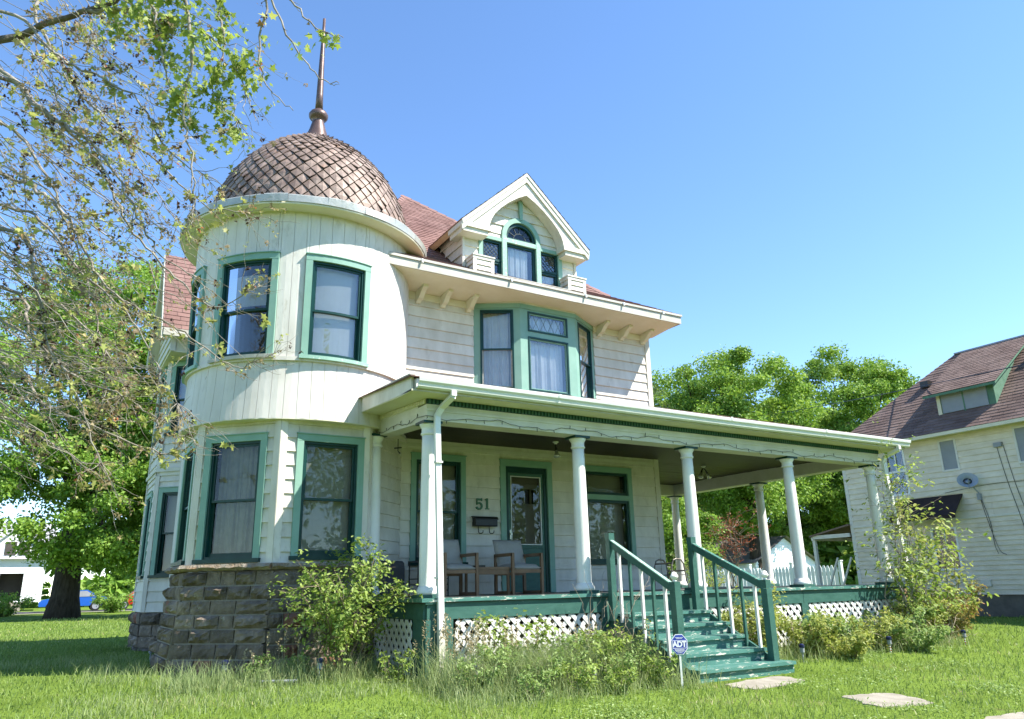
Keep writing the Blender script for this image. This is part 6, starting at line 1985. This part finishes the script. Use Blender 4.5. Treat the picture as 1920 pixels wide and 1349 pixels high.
def nwin(y0, y1, z0, z1, kind):
    w = emp('window', nb_)
    a, b = uy(y0), uy(y1)
    ring4(MB(), NF, a - .03, b + .03, z0 - .03, z1 + .03, .055, -.02, .03).build('casing', 'pvc' if kind != 'boarded' else 'nbtrim', w)
    if kind == 'boarded':
        MB().fbox(NF, a + .02, b - .02, z0 + .02, z1 - .02, -.01, .008).build('board', 'board', w)
    else:
        room(NF, a, b, z0, z1, -.05, -.5).build('room', 'hidden', w)
        MB().fbox(NF, a + .03, b - .03, (z0 + z1) / 2 - .03, (z0 + z1) / 2 + .03, -.03, .012).build('meeting_rail', 'pvc', w)
        MB().fbox(NF, (a + b) / 2 - .012, (a + b) / 2 + .012, (z0 + z1) / 2 + .03, z1 - .02, -.03, .006).build('muntin', 'pvc', w)
        MB().fbox(NF, a + .02, b - .02, z0 + .02, z1 - .02, -.035, -.03).build('pane', 'glass', w)
nwin(.43, -.03, 3.05, 3.93, 'boarded'); nwin(2.18, 1.58, 2.52, 3.92, 'glass'); nwin(-1.66, -2.6, 3.0, 3.95, 'boarded'); nwin(1.12, .42, .28, 1.42, 'glass')
# awning over the lower window
aw_ = emp('awning', nb_)
V = [NF(uy(2.0), 2.35, .02), NF(uy(.02), 2.35, .02), NF(uy(.02), 1.76, .62), NF(uy(2.0), 1.76, .62)]
V += [(a, b, c - .03) for a, b, c in V]
MB().add(V, [(0, 1, 2, 3), (7, 6, 5, 4), (0, 4, 5, 1), (1, 5, 6, 2), (2, 6, 7, 3), (3, 7, 4, 0)]).build('cover', 'brown', aw_)
MB().fbox(NF, uy(2.0), uy(.02), 1.66, 1.755, .60, .625).build('valance', 'brown', aw_)
# eave and roof
EX0, RX, RZ2, EZ2, EYF = 20.08, 23.3, 7.16, 4.12, 4.12
MB().box(EX0 + .02, 20.5, -9.3, EYF - .02, 4.05, 4.075).build('soffit', 'soffit', nb_)
MB().box(EX0, EX0 + .03, -9.3, EYF, 4.02, 4.115).build('fascia', 'soffit', nb_)
nr = shingle_part('roof', [[(EX0, -9.5, EZ2), (EX0, EYF, EZ2), (RX, EYF - 3.22, RZ2), (RX, -9.5, RZ2)][::1],
                      [(EX0, EYF, EZ2), (2 * RX - EX0, EYF, EZ2), (RX, EYF - 3.22, RZ2)],
                      [(2 * RX - EX0, EYF, EZ2), (2 * RX - EX0, -9.5, EZ2), (RX, -9.5, RZ2), (RX, EYF - 3.22, RZ2)]], .15, .33, rn, 'roof2', nb_)
nr['label'] = 'brown shingled hip roof of the neighbour house'
MB().bar((RX, -9.5, RZ2 + .01), (RX, EYF - 3.22, RZ2 + .01), .16, .05).build('ridge_cap', 'board', nb_)
# shed dormer
sd = emp('shed_dormer', nb_); sd['label'] = 'shed dormer with two boarded windows'
X0 = 20.74
shingle_part('dormer_roof', [[(20.44, -1.50, 5.34), (20.44, .66, 5.34), (23.25, .66, 7.15), (23.25, -1.50, 7.15)]], .15, .33, rn, 'roof2', sd)
V = [(20.44, -1.48, 5.325), (20.44, .64, 5.325), (23.2, .64, 7.10), (23.2, -1.48, 7.10)]
V += [(a, b, c - .07) for a, b, c in V]
MB().add(V, [(0, 1, 2, 3), (7, 6, 5, 4), (0, 4, 5, 1), (1, 5, 6, 2), (2, 6, 7, 3), (3, 7, 4, 0)]).build('roof_deck', 'greentrim', sd)
for y in (.40, -1.22):
    V = [(X0, y, 4.62), (X0, y, 5.52), (22.6, y, 6.6), (22.6, y, 6.35)]
    MB().add(V + [(a, b - .05, c) for a, b, c in V], [(0, 1, 2, 3), (7, 6, 5, 4), (0, 4, 5, 1), (3, 2, 6, 7), (0, 3, 7, 4)]).build('cheek', 'greentrim', sd)
DF2 = PF((X0, .40), (-1, 0))
MB().fbox(DF2, 0, 1.62, 4.6, 5.50, -.06, 0).build('front_wall', 'greentrim', sd)
MB().fbox(DF2, .01, .12, 4.74, 5.46, .001, .03).build('post', 'soffit', sd)
for a, b in ((.15, .78), (.82, 1.47)):
    MB().fbox(DF2, a, b, 4.76, 5.44, .001, .03).build('window_board', 'board', sd)
MB().fbox(DF2, .78, .82, 4.72, 5.46, .001, .035).build('mullion', 'greentrim', sd)
for y, z in ((1.35, 6.1), (-1.9, 6.4)):
    MB().box(20.08 + (z - 4.12) / .944 - .25, 20.08 + (z - 4.12) / .944 + .12, y - .13, y + .13, z - .12, z + .08).build('roof_vent', 'black', nb_)
# back porch of the neighbour
bp_ = emp('back_porch', nb_)
V = [(20.35, 3.76, 1.78), (20.35, 5.3, 1.50), (24.5, 5.3, 1.50), (24.5, 3.76, 1.78)]
V += [(a, b, c - .05) for a, b, c in V]
MB().add(V, [(0, 1, 2, 3), (7, 6, 5, 4), (0, 4, 5, 1), (1, 5, 6, 2), (2, 6, 7, 3), (3, 7, 4, 0)]).build('porch_roof', 'roof2', bp_)
MB().box(20.4, 24.4, 5.18, 5.26, 1.34, 1.445).build('porch_beam', 'nbtrim', bp_)
MB().box(20.4, 20.47, 3.8, 5.2, 1.38, 1.50).build('porch_beam', 'nbtrim', bp_)
MB().box(20.42, 20.52, 5.14, 5.24, -1.05, 1.36).build('porch_post', 'nbtrim', bp_)
MB().box(20.5, 24.2, 3.78, 5.2, -1.05, -.45).build('porch_floor', 'wood', bp_)
for y in (4.0, 4.5):
    MB().bar((20.5, y + .5, -.45), (20.5, y - .1, .75), .05, .05).build('leaning_board', 'nbtrim', bp_)
# satellite dish and cables on the wall
sd_ = root('satellite_dish', 'grey satellite dish on the neighbour wall', 'satellite dish', (20.3, -.4, 2.5))
mb = MB()
nn = 18
c = Vector((20.16, -.36, 2.66)); ax = Vector((-.80, -.50, .45)).normalized()
sx1 = ax.cross(Vector((0, 0, 1))).normalized(); sy1 = sx1.cross(ax)
V, F = [c - ax * .07], []
for ring_, (rr, hh) in enumerate(((.11, -.04), (.205, .0), (.265, .03))):
    for k in range(nn):
        a = 2 * PI * k / nn
        V.append(c + sx1 * (rr * math.cos(a)) + sy1 * (rr * .9 * math.sin(a)) + ax * hh)
F += [(0, 1 + k, 1 + (k + 1) % nn) for k in range(nn)]
for q in range(2):
    F += [(1 + q * nn + k, 1 + q * nn + (k + 1) % nn, 1 + (q + 1) * nn + (k + 1) % nn, 1 + (q + 1) * nn + k) for k in range(nn)]
mb.add(V, F); mb.build('reflector', 'dish', sd_, smooth=True)
MB().tube([c - ax * .06, (20.36, -.40, 2.45), (20.47, -.45, 2.30)], [.02, .02, .02], 6).build('mast', 'dish', sd_)
MB().tube([c - sy1 * .28, c + ax * .30 - sy1 * .10], [.01, .01], 5).build('arm', 'board', sd_)
MB().box(20.40, 20.48, -.50, -.40, 2.12, 2.30).build('bracket', 'board', sd_)
def cable(label, pts, r=.008, m='black'):
    t = root('cable', label, 'cable', pts[0], 'loose cables on the neighbour wall')
    P = smooth_line(pts, 6)
    MB().tube(P, [r] * len(P), 4).build('wire', m, t)
cable('black cable hanging in a loop below the satellite dish', [(20.46, -.45, 2.2), (20.45, -.52, 1.7), (20.45, -.62, 1.1), (20.44, -.72, .72), (20.44, -.86, .62)])
cable('second black cable dangling below the satellite dish', [(20.46, -.47, 2.2), (20.45, -.60, 1.5), (20.45, -.60, .9), (20.44, -.66, .65)])
cable('left of two long wires running down the neighbour wall', [(20.47, -1.15, 3.6), (20.46, -1.25, 2.6), (20.46, -1.40, 1.6), (20.46, -1.50, .75)])
cable('right of two long wires running down the neighbour wall', [(20.47, -1.32, 3.62), (20.46, -1.45, 2.4), (20.46, -1.62, 1.4), (20.46, -1.68, .8)])
cable('thin wire running sideways along the neighbour wall', [(20.46, .5, 2.42), (20.45, -.8, 2.52), (20.45, -2.2, 2.50), (20.45, -4, 2.6)], .006)
MB().fbox(NF, uy(-1.1), uy(-1.3), 3.5, 3.62, .02, .09).build('junction_box', 'board', nb_)
MB().fbox(NF, uy(.28), uy(.12), -.05, .13, .015, .09).build('meter_box', 'nbtrim', nb_)
MB().fbox(NF, uy(-.05), uy(-.3), -.2, -.03, .015, .08).build('meter_box', 'nbtrim', nb_)
oc = root('overhead_cable', 'overhead cable crossing in front of the neighbour roof', 'cable', (14.4, -2.4, 5.5))
pa, pb = Vector((16.4, -6.2, 4.55)), Vector((41.2, 30.9, 12.3))
PP = [pa.lerp(pb, i / 14) + Vector((0, 0, -.35 * math.sin(PI * i / 14))) for i in range(15)]
MB().tube(PP, [.014] * 15, 5).build('wire', 'black', oc)

# ------------------------------------------------------------------ fence, garage
fe = root('picket_fence', 'white vinyl picket fence seen between the porch posts', 'fence', (26.4, 12.8, GZ))
me = bpy.data.meshes.new('picket')
me.from_pydata([(a, b, c) for a in (0, .02) for b, c in ((0, 0), (.165, 0), (.165, 1.58), (.11, 1.70), (.055, 1.70), (0, 1.58))], [],
               [tuple(range(6))[::-1], tuple(range(6, 12))] + [(i, (i + 1) % 6, 6 + (i + 1) % 6, 6 + i) for i in range(6)])
me.materials.append(MT['pvc'])
y = 8.8
while y < 17.2:
    place('picket', me, fe, Matrix.Translation((26.38, y, -1.06 + rn.uniform(-.01, .01))))
    y += .19
for z in (-.85, .35):
    MB().box(26.42, 26.46, 8.7, 17.3, z, z + .09).build('rail', 'pvc', fe)
for y in (8.66, 11.1, 13.5, 15.9):
    mb = MB(); mb.box(26.36, 26.49, y - .065, y + .065, -1.1, .78); mb.box(26.34, 26.51, y - .085, y + .085, .78, .83); mb.build('post', 'pvc', fe)
ga = root('garage', 'small white sided garage with grey gable roof behind the fence', 'garage', (37.1, 23, GZ))
GFr = PF((34.4, 20.2), (0, -1))
siding(ga, 'gable_wall', GFr, 0, 5.4, -1.05, 1.2, [], rn, mat='pvc', expo=.16)
gy0 = 20.2
MB().prism([(34.4, 1.2), (39.8, 1.2), (37.1, 2.62)], lambda a, b: (a, gy0 + .01, b), lambda a, b: (a, gy0 + .1, b)).build('gable', 'pvc', ga)
for k in range(8):
    z = 1.2 + k * .165
    hw_ = 2.7 * (2.62 - z - .15) / 1.42
    if hw_ > .1:
        place('clapboard', unit_clap('pvc'), ga, Matrix(((2 * hw_, 0, 0, 37.1 - hw_), (0, -1, 0, gy0), (0, 0, .165, z), (0, 0, 0, 1))))
siding(ga, 'side_wall', PF((34.4, 27.0), (-1, 0)), 0, 6.8, -1.05, 1.2, [], rn, mat='pvc', expo=.16)
MT['greyroof'] = surf("grey_shingles", (.15, .14, .13), (.21, .20, .185), 1.5, .9, .4, 100, tint=.1)
shingle_part('roof', [[(34.1, 27.2, 1.08), (34.1, 19.9, 1.08), (37.1, 19.9, 2.70), (37.1, 27.2, 2.70)], [(40.1, 19.9, 1.08), (40.1, 27.2, 1.08), (37.1, 27.2, 2.70), (37.1, 19.9, 2.70)]], .2, .4, rn, 'greyroof', ga)
MB().box(38.6, 39.2, 20.17, 20.199, -.2, .7).build('window', 'board', ga)

# ------------------------------------------------------------------ far left: white house, cars
fh = root('far_house', 'white house with a gabled dormer across the side street at the far left', 'house', (-6, 66, GZ))
FH = PF((-11.5, 62.0), (0, -1))
siding(fh, 'front_wall', FH, 0, 10.0, -.3, 3.1, [(7.0, 8.6, -.2, 1.9), (3.6, 5.0, .6, 2.2)], rn, mat='pvc', expo=.2)
siding(fh, 'side_wall', PF((-1.5, 62.0), (1, 0)), 0, 8, -.3, 3.1, [], rn, mat='pvc', expo=.2)
room(FH, 7.0, 8.6, -.2, 1.9, -.1, -1.2).build('entry', 'hidden', fh)
room(FH, 3.6, 5.0, .6, 2.2, -.1, -.6).build('room', 'hidden', fh)
MB().box(-7.9, -6.5, 61.95, 61.99, .6, 2.2).build('window', 'glass', fh)
MT['paleroof'] = surf("pale_grey_shingles", (.36, .36, .37), (.46, .46, .47), 1.5, .85, .3, 100, tint=.1)
shingle_part('roof', [[(-12, 61.6, 3.0), (-1.0, 61.6, 3.0), (-1.0, 66, 6.2), (-12, 66, 6.2)]], .25, .5, rn, 'paleroof', fh)
dmf = emp('dormer', fh)
DFh = PF((-4.9, 61.9), (0, -1))
MB().prism([(-4.9, 2.9), (-2.3, 2.9), (-2.3, 4.5), (-3.6, 5.6), (-4.9, 4.5)], lambda a, b: (a, 61.9, b), lambda a, b: (a, 64.5, b)).build('wall', 'pvc', dmf)
for a in (-4.45, -3.52):
    MB().box(a, a + .78, 61.86, 61.899, 3.3, 4.35).build('window', 'hidden', dmf)
for sx in (-1, 1):
    V = [(-3.6 + sx * 1.6, 61.6, 4.25), (-3.6, 61.6, 5.75), (-3.6, 65, 5.75), (-3.6 + sx * 1.6, 65, 4.25)]
    MB().add(V + [(a, b, c - .12) for a, b, c in V], [(0, 1, 2, 3), (7, 6, 5, 4), (0, 4, 5, 1), (3, 2, 6, 7), (0, 3, 7, 4)]).build('dormer_roof', 'paleroof', dmf)
for k in range(4):
    MB().box(-4.9, -2.8, 61.0 - k * .35, 61.95, -.45 - k * .17, -.28 - k * .17).build('step', 'concrete', fh)
def car(name, label, x, y, m, flip=1):
    z = ground_z(x, y) + .05
    t = root(name, label, 'car', (x, y, z), 'cars parked on the side street')
    s = flip
    prof = [(-2.1, .35), (-2.12, .62), (-1.95, .80), (-1.15, .90), (-.55, 1.36), (.75, 1.42), (1.45, 1.0), (2.0, .93), (2.12, .70), (2.1, .35)]
    MB().prism(prof, lambda a, b: (x + s * a, y - .85, z + b), lambda a, b: (x + s * a, y + .85, z + b)).build('body', m, t)
    gl_ = [(-1.0, .93), (-.5, 1.30), (.72, 1.35), (1.28, .98)]
    for yy in (-.862, .862):
        MB().prism([(-1.0, .93), (-.5, 1.30), (.08, 1.33), (.08, .95)], lambda a, b: (x + s * a, y + yy - .006, z + b), lambda a, b: (x + s * a, y + yy + .006, z + b)).build('window', 'board', t)
        MB().prism([(.14, .95), (.14, 1.33), (.72, 1.35), (1.25, .98)], lambda a, b: (x + s * a, y + yy - .006, z + b), lambda a, b: (x + s * a, y + yy + .006, z + b)).build('window', 'board', t)
    for a in (-1.35, 1.35):
        for yy in (-.80, .80):
            wh = emp('wheel', t)
            def disc(r0, y0, y1, mm, nm):
                n = 20
                P_ = [(r0 * math.cos(2 * PI * k / n), r0 * math.sin(2 * PI * k / n)) for k in range(n)]
                MB().prism(P_, lambda u, v: (x + s * a + u, y + y0, z + .32 + v), lambda u, v: (x + s * a + u, y + y1, z + .32 + v)).build(nm, mm, wh)
            disc(.33, yy - .10, yy + .10, 'tyre', 'tyre'); disc(.21, yy - .112, yy + .112, 'board', 'rim')
    for yy in (-.62, .62):
        MB().box(x + s * -2.13 - .02, x + s * -2.13 + .02, y + yy - .16, y + yy + .16, z + .60, z + .74).build('headlight', 'signwhite', t)
car('parked_car', 'red car parked on the side street beyond the lawn', 5.0, 52.2, 'carred')
car('parked_car', 'blue car parked behind the big maple trunk', .5, 52.2, 'carblue')

# trees on the far side of the front street, one mass behind the viewer that the window glass mirrors
cen = []
for k in range(260):
    a = NR.rand()
    cen.append((-38 + 96 * a + NR.normal(0, 2), -36 + NR.normal(0, 3), NR.uniform(-.5, 9.5 + 4.5 * math.sin(a * 17) + 1.5 * math.sin(a * 41))))
cen = np.array(cen)
ci = np.repeat(np.arange(len(cen)), 170)
dd_ = NR.normal(size=(len(ci), 3)); dd_ /= np.linalg.norm(dd_, axis=1, keepdims=True)
V, F, T = leaf_cloud(cen[ci] + dd_ * (NR.rand(len(ci)) ** .4)[:, None] * np.array([2.6, 2.2, 1.9]), orient(len(ci), .7, dd_, .5), NR.uniform(.35, .6, len(ci)), T_DIAMOND, np.clip(NR.normal(.5, .2, len(ci)), 0, 1))
np_mesh('tree_line', V, F, MT['lf_maple'], tint=T, kind='stuff', label='leafy trees across the front street mirrored in the window glass', cat='trees')

# far wood beyond the side street, one mass
cen = []
for k in range(400):
    a = NR.rand()
    if k < 190: cen.append((-60 + 110 * a, 82 + NR.normal(0, 4), NR.uniform(-.6, 7.0 + 2 * math.sin(a * 23) + 1.2 * math.sin(a * 57))))
    elif k < 290: cen.append((46 + 40 * a, 24 - 16 * a + NR.normal(0, 2), NR.uniform(-.6, 5.5 + 1.5 * math.sin(a * 19))))
    else: cen.append((50 + 50 * a, 52 - 30 * a + NR.normal(0, 3), NR.uniform(0, 6 + 2 * math.sin(a * 19))))
cen = np.array(cen)
ci = np.repeat(np.arange(len(cen)), 190)
dd_ = NR.normal(size=(len(ci), 3)); dd_ /= np.linalg.norm(dd_, axis=1, keepdims=True)
V, F, T = leaf_cloud(cen[ci] + dd_ * (NR.rand(len(ci)) ** .4)[:, None] * np.array([2.8, 2.2, 1.7]), orient(len(ci), .7, dd_, .5), NR.uniform(.8, 1.4, len(ci)), T_DIAMOND, np.clip(NR.normal(.5, .2, len(ci)), 0, 1))
np_mesh('distant_wood', V, F, MT['lf_maple'], tint=T, kind='stuff', label='far green wood closing the view beyond the side street', cat='trees')
